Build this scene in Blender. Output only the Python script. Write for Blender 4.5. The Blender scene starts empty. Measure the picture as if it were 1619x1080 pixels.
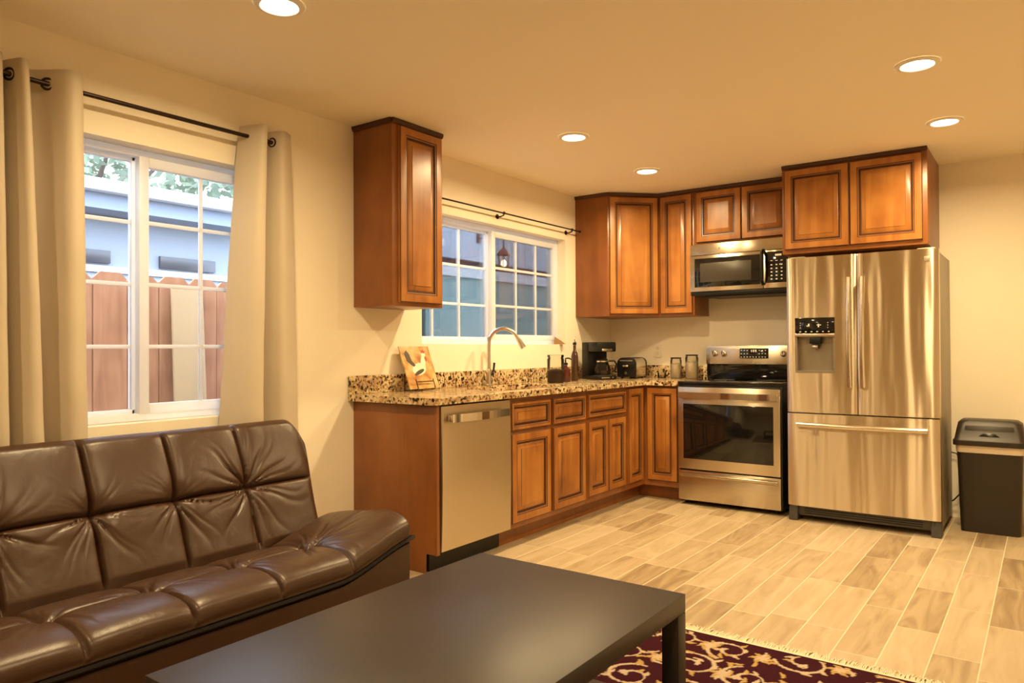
import bpy, bmesh, math, random
import numpy as np
from mathutils import Vector, Matrix
random.seed(7)
rng = np.random.default_rng(7)
PI = math.pi
scene = bpy.context.scene
col = scene.collection

# ------------------------------------------------------------------ camera
def make_camera():
    f, yaw, pit, rol = 1164.24, 0.6290, 0.00951, -0.00495
    fw = Vector((-math.sin(yaw)*math.cos(pit), math.cos(yaw)*math.cos(pit), math.sin(pit)))
    rt = Vector((math.cos(yaw), math.sin(yaw), 0))
    up = rt.cross(fw)
    r2 = rt*math.cos(rol) + up*math.sin(rol)
    u2 = -rt*math.sin(rol) + up*math.cos(rol)
    cd = bpy.data.cameras.new('camera')
    cd.sensor_fit = 'HORIZONTAL'; cd.sensor_width = 36.0; cd.lens = f/1619*36.0
    cd.clip_start = 0.05; cd.clip_end = 200
    co = bpy.data.objects.new('camera', cd); col.objects.link(co)
    m = Matrix((r2, u2, -fw)).transposed().to_4x4()
    m.translation = Vector((3.1702, -5.8674, 1.1686))
    co.matrix_world = m
    scene.camera = co
make_camera()

# ------------------------------------------------------------------ sky, exposure
SKY = 9.0
w = bpy.data.worlds.new('sky'); scene.world = w; w.use_nodes = True
wn, wl = w.node_tree.nodes, w.node_tree.links
bgn = wn['Background']
grad = wn.new('ShaderNodeTexSky'); grad.sky_type = 'HOSEK_WILKIE'
grad.turbidity = 8; grad.ground_albedo = 0.4
grad.sun_direction = (0.5, -0.3, 0.55)
mixw = wn.new('ShaderNodeMixRGB'); mixw.inputs[0].default_value = 0.75
mixw.inputs[2].default_value = (0.80, 0.90, 1.06, 1)
wl.new(grad.outputs[0], mixw.inputs[1]); wl.new(mixw.outputs[0], bgn.inputs[0])
bgn.inputs[1].default_value = SKY
scene.view_settings.view_transform = 'Standard'
scene.view_settings.look = 'None'
scene.view_settings.gamma = 1.0
scene.view_settings.use_curve_mapping = False
scene.view_settings.exposure = 0.50
scene.cycles.use_denoising = True
scene.cycles.max_bounces = 10
scene.cycles.diffuse_bounces = 6
scene.cycles.sample_clamp_indirect = 6.0
LAMP_W = 19.0
LAMP_COL = (1.0, 0.735, 0.375)
CEIL = 2.427

# ------------------------------------------------------------------ mesh helpers
class MB:
    def __init__(s): s.bm = bmesh.new()
    def box(s, x0, x1, y0, y1, z0, z1, mi=0, bev=0.0, seg=2):
        vs = [s.bm.verts.new((x, y, z)) for x in (x0, x1) for y in (y0, y1) for z in (z0, z1)]
        idx = [(0,1,3,2),(4,6,7,5),(0,4,5,1),(2,3,7,6),(0,2,6,4),(1,5,7,3)]
        fs = [s.bm.faces.new([vs[i] for i in q]) for q in idx]
        for f in fs: f.material_index = mi
        if bev > 0:
            es = list({e for f in fs for e in f.edges})
            r = bmesh.ops.bevel(s.bm, geom=es, offset=bev, segments=seg, profile=0.5, affect='EDGES')
            for f in r['faces']: f.material_index = mi
        return s
    def hexa(s, pts, mi=0, bev=0.0, seg=2):
        """8 corners: bottom loop of 4 then top loop of 4."""
        vs = [s.bm.verts.new(p) for p in pts]
        idx = [(3,2,1,0),(4,5,6,7),(0,1,5,4),(1,2,6,5),(2,3,7,6),(3,0,4,7)]
        fs = [s.bm.faces.new([vs[i] for i in q]) for q in idx]
        for f in fs: f.material_index = mi
        if bev > 0:
            es = list({e for f in fs for e in f.edges})
            r = bmesh.ops.bevel(s.bm, geom=es, offset=bev, segments=seg, profile=0.5, affect='EDGES')
            for f in r['faces']: f.material_index = mi
        return s
    def lathe(s, prof, c=(0,0,0), axis=(0,0,1), seg=24, mi=0, closed=False):
        """prof: (radius, height) along axis from c."""
        a = Vector(axis).normalized()
        u = a.orthogonal().normalized(); v = a.cross(u)
        c = Vector(c); rings = []
        for r, h in prof:
            if r < 1e-6: rings.append([s.bm.verts.new(c + a*h)])
            else: rings.append([s.bm.verts.new(c + a*h + (u*math.cos(2*PI*k/seg) + v*math.sin(2*PI*k/seg))*r) for k in range(seg)])
        for A, B in zip(rings[:-1], rings[1:]):
            for k in range(seg):
                q = [A[k % len(A)], A[(k+1) % len(A)], B[(k+1) % len(B)], B[k % len(B)]]
                q = list(dict.fromkeys(q))
                if len(q) >= 3:
                    f = s.bm.faces.new(q); f.material_index = mi
        if closed:
            for R in (rings[0], rings[-1]):
                if len(R) > 2:
                    f = s.bm.faces.new(R); f.material_index = mi
        return s
    def cyl(s, p0, p1, r, r1=None, seg=16, mi=0):
        d = Vector(p1) - Vector(p0)
        return s.lathe([(r, 0), (r if r1 is None else r1, d.length)], p0, d, seg, mi, True)
    def tube(s, pts, r, seg=10, mi=0, cap=True, sx=1.0):
        pts = [Vector(p) for p in pts]; rings = []
        n = len(pts); ref = None
        for i, p in enumerate(pts):
            t = (pts[min(i+1, n-1)] - pts[max(i-1, 0)]).normalized()
            if ref is None: ref = t.orthogonal().normalized()
            ref = (ref - t*ref.dot(t)).normalized()
            b = t.cross(ref)
            rr = r[i] if isinstance(r, (list, tuple)) else r
            rings.append([s.bm.verts.new(p + ref*math.cos(2*PI*k/seg)*rr*sx + b*math.sin(2*PI*k/seg)*rr) for k in range(seg)])
        for A, B in zip(rings[:-1], rings[1:]):
            for k in range(seg):
                f = s.bm.faces.new([A[k], A[(k+1) % seg], B[(k+1) % seg], B[k]]); f.material_index = mi
        if cap:
            for R in (rings[0], rings[-1]):
                f = s.bm.faces.new(R); f.material_index = mi
        return s
    def prism(s, poly, d, mi=0, bev=0.0):
        """poly: list of 3D points (planar), extruded by vector d."""
        d = Vector(d)
        a = [s.bm.verts.new(p) for p in poly]; b = [s.bm.verts.new(Vector(p)+d) for p in poly]
        n = len(a); fs = [s.bm.faces.new(a), s.bm.faces.new(b[::-1])]
        for k in range(n): fs.append(s.bm.faces.new([a[k], b[k], b[(k+1) % n], a[(k+1) % n]]))
        for f in fs: f.material_index = mi
        if bev > 0:
            es = list({e for f in fs for e in f.edges})
            r = bmesh.ops.bevel(s.bm, geom=es, offset=bev, segments=2, profile=0.5, affect='EDGES')
            for f in r['faces']: f.material_index = mi
        return s
    def torus(s, c, axis, R, r, seg=20, rs=8, mi=0):
        a = Vector(axis).normalized(); u = a.orthogonal().normalized(); v = a.cross(u); c = Vector(c)
        rings = []
        for i in range(seg):
            d = u*math.cos(2*PI*i/seg) + v*math.sin(2*PI*i/seg)
            rings.append([s.bm.verts.new(c + d*(R + r*math.cos(2*PI*k/rs)) + a*r*math.sin(2*PI*k/rs)) for k in range(rs)])
        for i in range(seg):
            A, B = rings[i], rings[(i+1) % seg]
            for k in range(rs):
                f = s.bm.faces.new([A[k], A[(k+1) % rs], B[(k+1) % rs], B[k]]); f.material_index = mi
        return s
    def grid(s, P, mi=0, closed_u=False, closed_v=False):
        """P: array nu x nv x 3"""
        nu, nv = len(P), len(P[0])
        V = [[s.bm.verts.new(tuple(map(float, P[i][j]))) for j in range(nv)] for i in range(nu)]
        for i in range(nu if closed_u else nu-1):
            for j in range(nv if closed_v else nv-1):
                f = s.bm.faces.new([V[i][j], V[(i+1) % nu][j], V[(i+1) % nu][(j+1) % nv], V[i][(j+1) % nv]])
                f.material_index = mi
        return V
    def build(s, name, mats, parent=None, smooth=35, loc=None):
        bm = s.bm
        bmesh.ops.recalc_face_normals(bm, faces=bm.faces[:])
        me = bpy.data.meshes.new(name); bm.to_mesh(me); bm.free()
        if not isinstance(mats, (list, tuple)): mats = [mats]
        for m in mats: me.materials.append(m)
        if smooth:
            me.polygons.foreach_set('use_smooth', [True]*len(me.polygons))
            me.set_sharp_from_angle(angle=math.radians(smooth))
        o = bpy.data.objects.new(name, me); col.objects.link(o)
        if parent is not None: o.parent = parent
        if loc: o.location = loc
        return o

def tag(o, label, cat, group=None, kind=None):
    o['label'] = label; o['category'] = cat
    if group: o['group'] = group
    if kind: o['kind'] = kind
    return o
def thing(name, label, cat, loc=(0,0,0), rz=0.0, group=None):
    o = bpy.data.objects.new(name, None); col.objects.link(o)
    o.location = loc; o.rotation_euler = (0,0,rz); o.empty_display_size = .1
    return tag(o, label, cat, group)
def struct(o): o['kind'] = 'structure'; return o

# ------------------------------------------------------------------ materials
def newmat(name):
    m = bpy.data.materials.new(name); m.use_nodes = True
    nt = m.node_tree
    return m, nt.nodes, nt.links, nt.nodes['Principled BSDF']
def simple(name, c, rough=.5, metal=0.0, coat=0.0, spec=None, emis=None, es=1.0, bump=0.0, bscale=80):
    m, n, l, b = newmat(name)
    b.inputs['Base Color'].default_value = (*c, 1); b.inputs['Roughness'].default_value = rough
    b.inputs['Metallic'].default_value = metal; b.inputs['Coat Weight'].default_value = coat
    if spec is not None: b.inputs['Specular IOR Level'].default_value = spec
    if emis:
        b.inputs['Emission Color'].default_value = (*emis, 1); b.inputs['Emission Strength'].default_value = es
    if bump:
        tx = n.new('ShaderNodeTexCoord'); no = n.new('ShaderNodeTexNoise'); bp = n.new('ShaderNodeBump')
        no.inputs['Scale'].default_value = bscale; no.inputs['Detail'].default_value = 3
        bp.inputs['Strength'].default_value = bump; bp.inputs['Distance'].default_value = .005
        l.new(tx.outputs['Object'], no.inputs['Vector']); l.new(no.outputs[0], bp.inputs['Height']); l.new(bp.outputs[0], b.inputs['Normal'])
    return m
def ramp(n, stops):
    r = n.new('ShaderNodeValToRGB'); e = r.color_ramp.elements
    while len(e) < len(stops): e.new(.5)
    for k, (p, c) in enumerate(stops): e[k].position = p; e[k].color = (*c, 1)
    return r
def wood(name, dark, mid, light, rough=.38, coat=.25, scale=(9, 9, .9)):
    m, n, l, b = newmat(name)
    tx = n.new('ShaderNodeTexCoord'); mp = n.new('ShaderNodeMapping'); oi = n.new('ShaderNodeObjectInfo')
    mp.inputs['Scale'].default_value = scale
    ad = n.new('ShaderNodeVectorMath'); ad.operation = 'ADD'
    sc = n.new('ShaderNodeVectorMath'); sc.operation = 'SCALE'; sc.inputs['Scale'].default_value = 7.3
    l.new(oi.outputs['Location'], sc.inputs[0])
    l.new(tx.outputs['Object'], ad.inputs[0]); l.new(sc.outputs[0], ad.inputs[1])
    l.new(ad.outputs[0], mp.inputs[0])
    n1 = n.new('ShaderNodeTexNoise'); n1.inputs['Scale'].default_value = 1.0; n1.inputs['Detail'].default_value = 6; n1.inputs['Distortion'].default_value = 1.2
    l.new(mp.outputs[0], n1.inputs['Vector'])
    n2 = n.new('ShaderNodeTexNoise'); n2.inputs['Scale'].default_value = 5; n2.inputs['Detail'].default_value = 2
    l.new(ad.outputs[0], n2.inputs['Vector'])
    mx = n.new('ShaderNodeMath'); mx.operation = 'MULTIPLY_ADD'; mx.inputs[1].default_value = .45
    l.new(n2.outputs[0], mx.inputs[0]); 
    ms = n.new('ShaderNodeMath'); ms.operation = 'MULTIPLY'; ms.inputs[1].default_value = .6
    l.new(n1.outputs[0], ms.inputs[0]); l.new(ms.outputs[0], mx.inputs[2])
    r = ramp(n, [(.34, dark), (.50, mid), (.66, light)])
    l.new(mx.outputs[0], r.inputs[0]); l.new(r.outputs[0], b.inputs['Base Color'])
    b.inputs['Roughness'].default_value = rough; b.inputs['Coat Weight'].default_value = coat; b.inputs['Coat Roughness'].default_value = .25
    return m
def steel(name, c, rough=.2, wav=.0, aniso=.0, wscale=(3.0, 3.0, .8)):
    m, n, l, b = newmat(name)
    b.inputs['Base Color'].default_value = (*c, 1); b.inputs['Metallic'].default_value = 1
    b.inputs['Roughness'].default_value = rough
    if aniso:
        b.inputs['Anisotropic'].default_value = aniso
        tg = n.new('ShaderNodeTangent'); tg.direction_type = 'RADIAL'; tg.axis = 'Z'
        l.new(tg.outputs[0], b.inputs['Tangent']); b.inputs['Anisotropic Rotation'].default_value = .25
    tx = n.new('ShaderNodeTexCoord')
    if wav:
        mp = n.new('ShaderNodeMapping'); mp.inputs['Scale'].default_value = wscale
        no = n.new('ShaderNodeTexNoise'); no.inputs['Scale'].default_value = 1; no.inputs['Detail'].default_value = 1
        bp = n.new('ShaderNodeBump'); bp.inputs['Strength'].default_value = 1; bp.inputs['Distance'].default_value = wav
        l.new(tx.outputs['Object'], mp.inputs[0]); l.new(mp.outputs[0], no.inputs['Vector'])
        l.new(no.outputs[0], bp.inputs['Height']); l.new(bp.outputs[0], b.inputs['Normal'])
    return m
def thin_glass(name, tint=(.95,.97,1.0), refl=.9, rough=.0):
    m = bpy.data.materials.new(name); m.use_nodes = True
    n, l = m.node_tree.nodes, m.node_tree.links
    n.clear()
    o = n.new('ShaderNodeOutputMaterial'); mx = n.new('ShaderNodeMixShader')
    t = n.new('ShaderNodeBsdfTransparent'); g = n.new('ShaderNodeBsdfGlossy'); fr = n.new('ShaderNodeFresnel')
    t.inputs[0].default_value = (*tint, 1); g.inputs['Roughness'].default_value = rough; fr.inputs[0].default_value = 1.45
    ml = n.new('ShaderNodeMath'); ml.operation = 'MULTIPLY'; ml.inputs[1].default_value = refl
    l.new(fr.outputs[0], ml.inputs[0]); l.new(ml.outputs[0], mx.inputs[0])
    l.new(t.outputs[0], mx.inputs[1]); l.new(g.outputs[0], mx.inputs[2]); l.new(mx.outputs[0], o.inputs[0])
    return m

WALL = simple('wall_paint', (.87,.80,.66), .75, bump=.12, bscale=60)
CEILM = simple('ceiling_paint', (.92,.835,.67), .85, bump=.1, bscale=50)
BASEB = simple('trim_paint', (.80,.73,.60), .5)
GLASS = thin_glass('window_glass')
WOOD = wood('cabinet_wood', (.20,.066,.012), (.34,.125,.022), (.44,.185,.038))
WOODS = wood('cabinet_side_wood', (.185,.058,.011), (.225,.073,.014), (.265,.09,.018), coat=.2)
GLAZE = simple('cabinet_glaze', (.060,.018,.005), .5)
BLACKP = simple('black_plastic', (.008,.0075,.007), .38, spec=.3)
BLACKG = simple('black_glass', (.006,.006,.006), .06, coat=.3)
DGREY = simple('dark_grey_metal', (.06,.055,.05), .45)
STEEL = steel('stainless_front', (.62,.525,.395), .29, wav=.015, aniso=.97, wscale=(9, 9, .75))
STEELP = steel('stainless_plain', (.70,.64,.54), .24)
STEELR = steel('stainless_range', (.62,.545,.435), .27, wav=.004, aniso=.85)
CHROME = steel('brushed_nickel', (.66,.62,.56), .18)
BRONZE = simple('dark_bronze', (.035,.020,.014), .35, metal=.7)
WHITEMARK = simple('white_print', (.75,.75,.72), .5)
OUTLETM = simple('outlet_plastic', (.82,.77,.66), .4)

def granite():
    m, n, l, b = newmat('granite')
    tx = n.new('ShaderNodeTexCoord')
    n1 = n.new('ShaderNodeTexNoise'); n1.inputs['Scale'].default_value = 52; n1.inputs['Detail'].default_value = 4; n1.inputs['Roughness'].default_value = .65
    n2 = n.new('ShaderNodeTexNoise'); n2.inputs['Scale'].default_value = 14; n2.inputs['Detail'].default_value = 3
    v = n.new('ShaderNodeTexVoronoi'); v.inputs['Scale'].default_value = 70
    for k in (n1, n2, v): l.new(tx.outputs['Object'], k.inputs['Vector'])
    r1 = ramp(n, [(.34, (.030,.016,.010)), (.41, (.22,.12,.05)), (.47, (.60,.47,.27)), (.60, (.80,.70,.50))])
    l.new(n1.outputs[0], r1.inputs[0])
    r2 = ramp(n, [(.42, (.42,.20,.05)), (.56, (.85,.78,.62))])
    l.new(n2.outputs[0], r2.inputs[0])
    mx = n.new('ShaderNodeMixRGB'); mx.blend_type = 'MULTIPLY'; mx.inputs[0].default_value = .6
    l.new(r1.outputs[0], mx.inputs[1]); l.new(r2.outputs[0], mx.inputs[2])
    sp = n.new('ShaderNodeSeparateColor'); l.new(v.outputs['Color'], sp.inputs[0])
    st = n.new('ShaderNodeMath'); st.operation = 'LESS_THAN'; st.inputs[1].default_value = .13
    l.new(sp.outputs[0], st.inputs[0])
    m2 = n.new('ShaderNodeMixRGB'); m2.inputs[2].default_value = (.02,.012,.01,1)
    l.new(st.outputs[0], m2.inputs[0]); l.new(mx.outputs[0], m2.inputs[1])
    l.new(m2.outputs[0], b.inputs['Base Color'])
    b.inputs['Roughness'].default_value = .16
    return m
GRANITE = granite()

def floor_tile():
    m, n, l, b = newmat('wood_look_tile')
    def math_(op, a, c=None):
        k = n.new('ShaderNodeMath'); k.operation = op
        for i, v in enumerate((a, c)):
            if v is None: continue
            if isinstance(v, (int, float)): k.inputs[i].default_value = v
            else: l.new(v, k.inputs[i])
        return k.outputs[0]
    tx = n.new('ShaderNodeTexCoord'); sp = n.new('ShaderNodeSeparateXYZ'); l.new(tx.outputs['Object'], sp.inputs[0])
    W_, L_ = .1572, .615
    xs = math_('DIVIDE', math_('ADD', sp.outputs[0], -2.174+.1572*40), W_)
    row = math_('FLOOR', xs); fx = math_('FRACT', xs)
    wn_ = n.new('ShaderNodeTexWhiteNoise'); wn_.noise_dimensions = '1D'; l.new(row, wn_.inputs['W'])
    ys = math_('ADD', math_('DIVIDE', math_('ADD', sp.outputs[1], 40.0), L_), wn_.outputs['Value'])
    cell = math_('FLOOR', ys); fy = math_('FRACT', ys)
    cv = n.new('ShaderNodeCombineXYZ'); l.new(row, cv.inputs[0]); l.new(cell, cv.inputs[1])
    w2 = n.new('ShaderNodeTexWhiteNoise'); w2.noise_dimensions = '3D'; l.new(cv.outputs[0], w2.inputs['Vector'])
    # grout mask
    ex = math_('MULTIPLY', math_('MINIMUM', fx, math_('SUBTRACT', 1.0, fx)), W_)
    ey = math_('MULTIPLY', math_('MINIMUM', fy, math_('SUBTRACT', 1.0, fy)), L_)
    g = math_('LESS_THAN', math_('MINIMUM', ex, ey), .0023)
    # grain
    off = n.new('ShaderNodeVectorMath'); off.operation = 'MULTIPLY_ADD'
    off.inputs[1].default_value = (13.7, 9.1, 3.3)
    l.new(w2.outputs['Color'], off.inputs[0]); l.new(tx.outputs['Object'], off.inputs[2])
    mp = n.new('ShaderNodeMapping'); mp.inputs['Scale'].default_value = (11, 1.6, 1)
    l.new(off.outputs[0], mp.inputs[0])
    no = n.new('ShaderNodeTexNoise'); no.inputs['Scale'].default_value = 1; no.inputs['Detail'].default_value = 6; no.inputs['Distortion'].default_value = 1.8
    l.new(mp.outputs[0], no.inputs['Vector'])
    val = math_('ADD', math_('MULTIPLY', no.outputs[0], .75), math_('MULTIPLY', w2.outputs['Value'], .34))
    r = ramp(n, [(.30, (.25,.175,.10)), (.50, (.385,.295,.18)), (.76, (.49,.395,.265))])
    l.new(val, r.inputs[0])
    mx = n.new('ShaderNodeMixRGB'); mx.inputs[2].default_value = (.62,.53,.39,1)
    l.new(g, mx.inputs[0]); l.new(r.outputs[0], mx.inputs[1]); l.new(mx.outputs[0], b.inputs['Base Color'])
    rg = math_('ADD', math_('MULTIPLY', g, .4), .42); l.new(rg, b.inputs['Roughness'])
    bp = n.new('ShaderNodeBump'); bp.inputs['Strength'].default_value = .6; bp.inputs['Distance'].default_value = .002; bp.invert = True
    l.new(g, bp.inputs['Height']); l.new(bp.outputs[0], b.inputs['Normal'])
    return m
FLOOR = floor_tile()

def fabric(name, c, trans=.25):
    m, n, l, b = newmat(name)
    b.inputs['Base Color'].default_value = (*c, 1); b.inputs['Roughness'].default_value = .6
    b.inputs['Sheen Weight'].default_value = .3
    o = n['Material Output']; t = n.new('ShaderNodeBsdfTranslucent'); t.inputs[0].default_value = (*c, 1)
    mx = n.new('ShaderNodeMixShader'); mx.inputs[0].default_value = trans
    l.new(b.outputs[0], mx.inputs[1]); l.new(t.outputs[0], mx.inputs[2]); l.new(mx.outputs[0], o.inputs[0])
    tx = n.new('ShaderNodeTexCoord'); no = n.new('ShaderNodeTexNoise'); bp = n.new('ShaderNodeBump')
    mp = n.new('ShaderNodeMapping'); mp.inputs['Scale'].default_value = (14, 14, 3)
    no.inputs['Scale'].default_value = 1; bp.inputs['Strength'].default_value = .25; bp.inputs['Distance'].default_value = .01
    l.new(tx.outputs['Object'], mp.inputs[0]); l.new(mp.outputs[0], no.inputs['Vector']); l.new(no.outputs[0], bp.inputs['Height']); l.new(bp.outputs[0], b.inputs['Normal'])
    return m
WHITE = fabric('white_vinyl', (.90,.90,.89), .38)
WHITE.node_tree.nodes['Principled BSDF'].inputs['Roughness'].default_value = .35
WHITE.node_tree.nodes['Principled BSDF'].inputs['Sheen Weight'].default_value = 0
WHITE.node_tree.nodes['Bump'].inputs['Strength'].default_value = .02
CURTAIN = fabric('curtain_fabric', (.68,.59,.45), .30)

def leather():
    m, n, l, b = newmat('brown_leather')
    b.inputs['Base Color'].default_value = (.046,.0195,.0085,1)
    b.inputs['Roughness'].default_value = .36; b.inputs['Specular IOR Level'].default_value = .55
    tx = n.new('ShaderNodeTexCoord')
    v = n.new('ShaderNodeTexNoise'); v.inputs['Scale'].default_value = 220; v.inputs['Detail'].default_value = 3
    no = n.new('ShaderNodeTexNoise'); no.inputs['Scale'].default_value = 9; no.inputs['Detail'].default_value = 4
    b1 = n.new('ShaderNodeBump'); b1.inputs['Strength'].default_value = .12; b1.inputs['Distance'].default_value = .002
    b2 = n.new('ShaderNodeBump'); b2.inputs['Strength'].default_value = .35; b2.inputs['Distance'].default_value = .012
    l.new(tx.outputs['Object'], v.inputs['Vector']); l.new(tx.outputs['Object'], no.inputs['Vector'])
    l.new(v.outputs[0], b1.inputs['Height']); l.new(no.outputs[0], b2.inputs['Height']); l.new(b2.outputs[0], b1.inputs['Normal']); l.new(b1.outputs[0], b.inputs['Normal'])
    return m
LEATHER = leather()
LEATHERD = simple('dark_leather_piping', (.008,.005,.004), .6, spec=.2)
TABLEM = simple('black_brown_laminate', (.017,.012,.010), .40, bump=.03, bscale=300)

# ------------------------------------------------------------------ setting
W1 = (-4.80, -3.58, .855, 2.06)     # window 1 opening y0 y1 z0 z1
W2 = (-2.47, -.765, 1.20, 2.05)
XR, YB = 4.45, -9.6
def wall_left():
    m = MB(); t = -.16
    ys = [YB, W1[0], W1[1], W2[0], W2[1], .16]
    m.box(t, 0, ys[0], ys[1], 0, CEIL); m.box(t, 0, ys[2], ys[3], 0, CEIL); m.box(t, 0, ys[4], ys[5], 0, CEIL)
    for (a, b, z0, z1) in (W1, W2):
        m.box(t, 0, a, b, 0, z0); m.box(t, 0, a, b, z1, CEIL)
    return struct(m.build('wall_left', WALL, smooth=0))
wall_left()
struct(MB().box(0, XR+.16, 0, .16, 0, CEIL).build('wall_back', WALL, smooth=0))
struct(MB().box(XR, XR+.16, YB, 0, 0, CEIL).build('wall_right', WALL, smooth=0))
struct(MB().box(0, XR, YB-.16, YB, 0, CEIL).build('wall_front', WALL, smooth=0))
struct(MB().box(0, XR, YB, 0, -.1, 0).build('floor', FLOOR, smooth=0))
struct(MB().box(-.16, XR+.16, YB-.16, .16, CEIL, CEIL+.12).build('ceiling', CEILM, smooth=0))
struct(MB().box(2.72, XR, -.014, -.001, .0, .085, bev=.003).build('baseboard_back', BASEB, smooth=0))

def window(name, op, meet, xin, left_cols, left_rows, right_cols, right_rows, rail=.045, screen=False):
    y0, y1, z0, z1 = op
    r = bpy.data.objects.new(name, None); col.objects.link(r); struct(r)
    r.location = (-.08, (y0+y1)/2, z0)
    P = Vector(r.location)
    def B(nm, boxes, mat, bev=.004):
        m = MB()
        for (a, b, c, d, e, f) in boxes:
            m.box(a-P.x, b-P.x, c-P.y, d-P.y, e-P.z, f-P.z, bev=bev)
        return m.build(nm, mat, r)
    e = .002
    fw = .034
    B('window_frame', [(-.155, -.075, y0+e, y0+fw, z0+e, z1-e), (-.155, -.075, y1-fw, y1-e, z0+e, z1-e),
                (-.155, -.075, y0+fw, y1-fw, z0+e, z0+fw), (-.155, -.075, y0+fw, y1-fw, z1-fw, z1-e)], WHITE)
    # fixed sash on the left (outer track), sliding sash on the right (inner track)
    for side in (0, 1):
        xs0, xs1 = ((-.145, -.112), (-.110, -.072))[side]
        ya, yb = ((y0+fw, meet+.012), (meet-.012, y1-fw))[side]
        rl = (.022, rail)[side]
        za, zb = z0+fw-.004, z1-fw+.004
        s = B(('fixed_sash', 'sliding_sash')[side], [(xs0, xs1, ya, ya+rl, za, zb), (xs0, xs1, yb-rl-(.016 if side == 0 else 0), yb, za, zb),
                (xs0, xs1, ya+rl, yb-rl, za, za+rl), (xs0, xs1, ya+rl, yb-rl, zb-rl, zb)], WHITE)
        xm = (xs0+xs1)/2
        g = B('glass_pane', [(xm-.002, xm+.002, ya+rl-.004, yb-rl+.004, za+rl-.004, zb-rl+.004)], GLASS, bev=0)
        cols, rows = ((left_cols, left_rows), (right_cols, right_rows))[side]
        bars = []
        for yy in cols: bars.append((xm-.006, xm+.006, yy-.009, yy+.009, za+rl, zb-rl))
        for zz in rows: bars.append((xm-.0055, xm+.0055, ya+rl, yb-rl, zz-.009, zz+.009))
        B('muntin_bars', bars, WHITE, bev=.002)
    if screen:
        m = MB(); m.box(-.152-P.x, -.151-P.x, meet-P.y, y1-fw-P.y, z0+fw-P.z, z1-fw-P.z)
        m.build('insect_screen', SCREEN, r)
    return r
SCREEN = thin_glass('insect_screen_mesh', (.76,.74,.72), .1, .5)
window('window_1', W1, -4.195, -.08, [-4.49], [1.739, 1.462, 1.185], [-3.905], [1.739, 1.462, 1.185])
window('window_2', W2, -1.64, -.08, [-2.235, -1.960], [1.745, 1.478], [-1.335, -1.070], [1.758, 1.482], screen=True, rail=.042)

# ------------------------------------------------------------------ ceiling lights
LIGHT_TRIM = simple('lamp_trim', (.82,.78,.70), .5)
LIGHT_EM = simple('lamp_diffuser', (.9,.85,.75), .6, emis=(1.0,.90,.70), es=9.0)
def ceiling_light(x, y, label):
    t = thing('ceiling_light', label, 'ceiling light', (x, y, CEIL), 0, 'recessed ceiling lights')
    MB().lathe([(.066,-.006),(.070,-.010),(.088,-.006),(.092,-.0005)], seg=40).build('trim_ring', LIGHT_TRIM, t)
    MB().lathe([(0,-.008),(.040,-.008),(.067,-.005)], seg=40).build('diffuser', LIGHT_EM, t)
    ld = bpy.data.lights.new('lamp', 'AREA'); ld.shape = 'DISK'; ld.size = .13; ld.energy = LAMP_W; ld.color = LAMP_COL
    ld.spread = math.radians(165)
    lo = bpy.data.objects.new('lamp', ld); col.objects.link(lo); lo.parent = t; lo.location = (0, 0, -.014)
ceiling_light(.915, -4.20, 'round recessed ceiling light nearest the curtained window, cut by the photo edge')
ceiling_light(2.712, -2.16, 'round recessed ceiling light in the right row, farther from the fridge')
ceiling_light(2.715, -1.12, 'round recessed ceiling light just in front of the cabinet over the fridge')
ceiling_light(.902, -2.117, 'round recessed ceiling light above the sink counter, larger of that pair')
ceiling_light(.879, -1.078, 'smallest round recessed ceiling light, in front of the corner wall cabinets')
ceiling_light(2.712, -4.20, 'round recessed ceiling light above the coffee table, outside the view')
ceiling_light(.915, -6.25, 'round recessed ceiling light beyond the sofa, outside the view')
ceiling_light(2.712, -6.25, 'round recessed ceiling light behind the camera, outside the view')

# ------------------------------------------------------------------ cabinets
def door_mesh(x0, x1, z0, z1, y, frame=.052, t=.020):
    """Raised-panel front facing -y, back face on plane y."""
    m = MB(); wmin = min(x1-x0, z1-z0)
    k = min(1.0, wmin/2/.115) if wmin/2 < .115 else 1.0
    fr = frame*k
    prof = [(0,0,1),(0,t-.004,0),(.004,t-.0005,1),(.007,t,0),(fr-.008,t,0),(fr-.006,t-.003,1),(fr-.003,t-.0035,1),(fr+.001,t-.0045,0),(fr+.006,t-.012,1),
            (fr+.014,t-.0125,1),(fr+.017,t-.010,0),(fr+.034*k+.008,t-.0025,0),(fr+.034*k+.009,t-.0005,1),(fr+.034*k+.013,t-.0005,0)]
    loops = []
    for ins, out, mi in prof:
        loops.append([m.bm.verts.new(p) for p in ((x0+ins, y-out, z0+ins), (x1-ins, y-out, z0+ins), (x1-ins, y-out, z1-ins), (x0+ins, y-out, z1-ins))])
    for i in range(len(loops)-1):
        for q in range(4):
            f = m.bm.faces.new([loops[i][q], loops[i][(q+1)%4], loops[i+1][(q+1)%4], loops[i+1][q]])
            f.material_index = prof[i+1][2] if i else 0
    m.bm.faces.new(loops[-1]); m.bm.faces.new(loops[0][::-1])
    return m
def front(kind, x0, x1, z0, z1, y, parent):
    return door_mesh(x0, x1, z0, z1, y, frame=(.036 if kind == 'drawer' else .052)).build(kind, [WOOD, GLAZE], parent, smooth=25)
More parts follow.
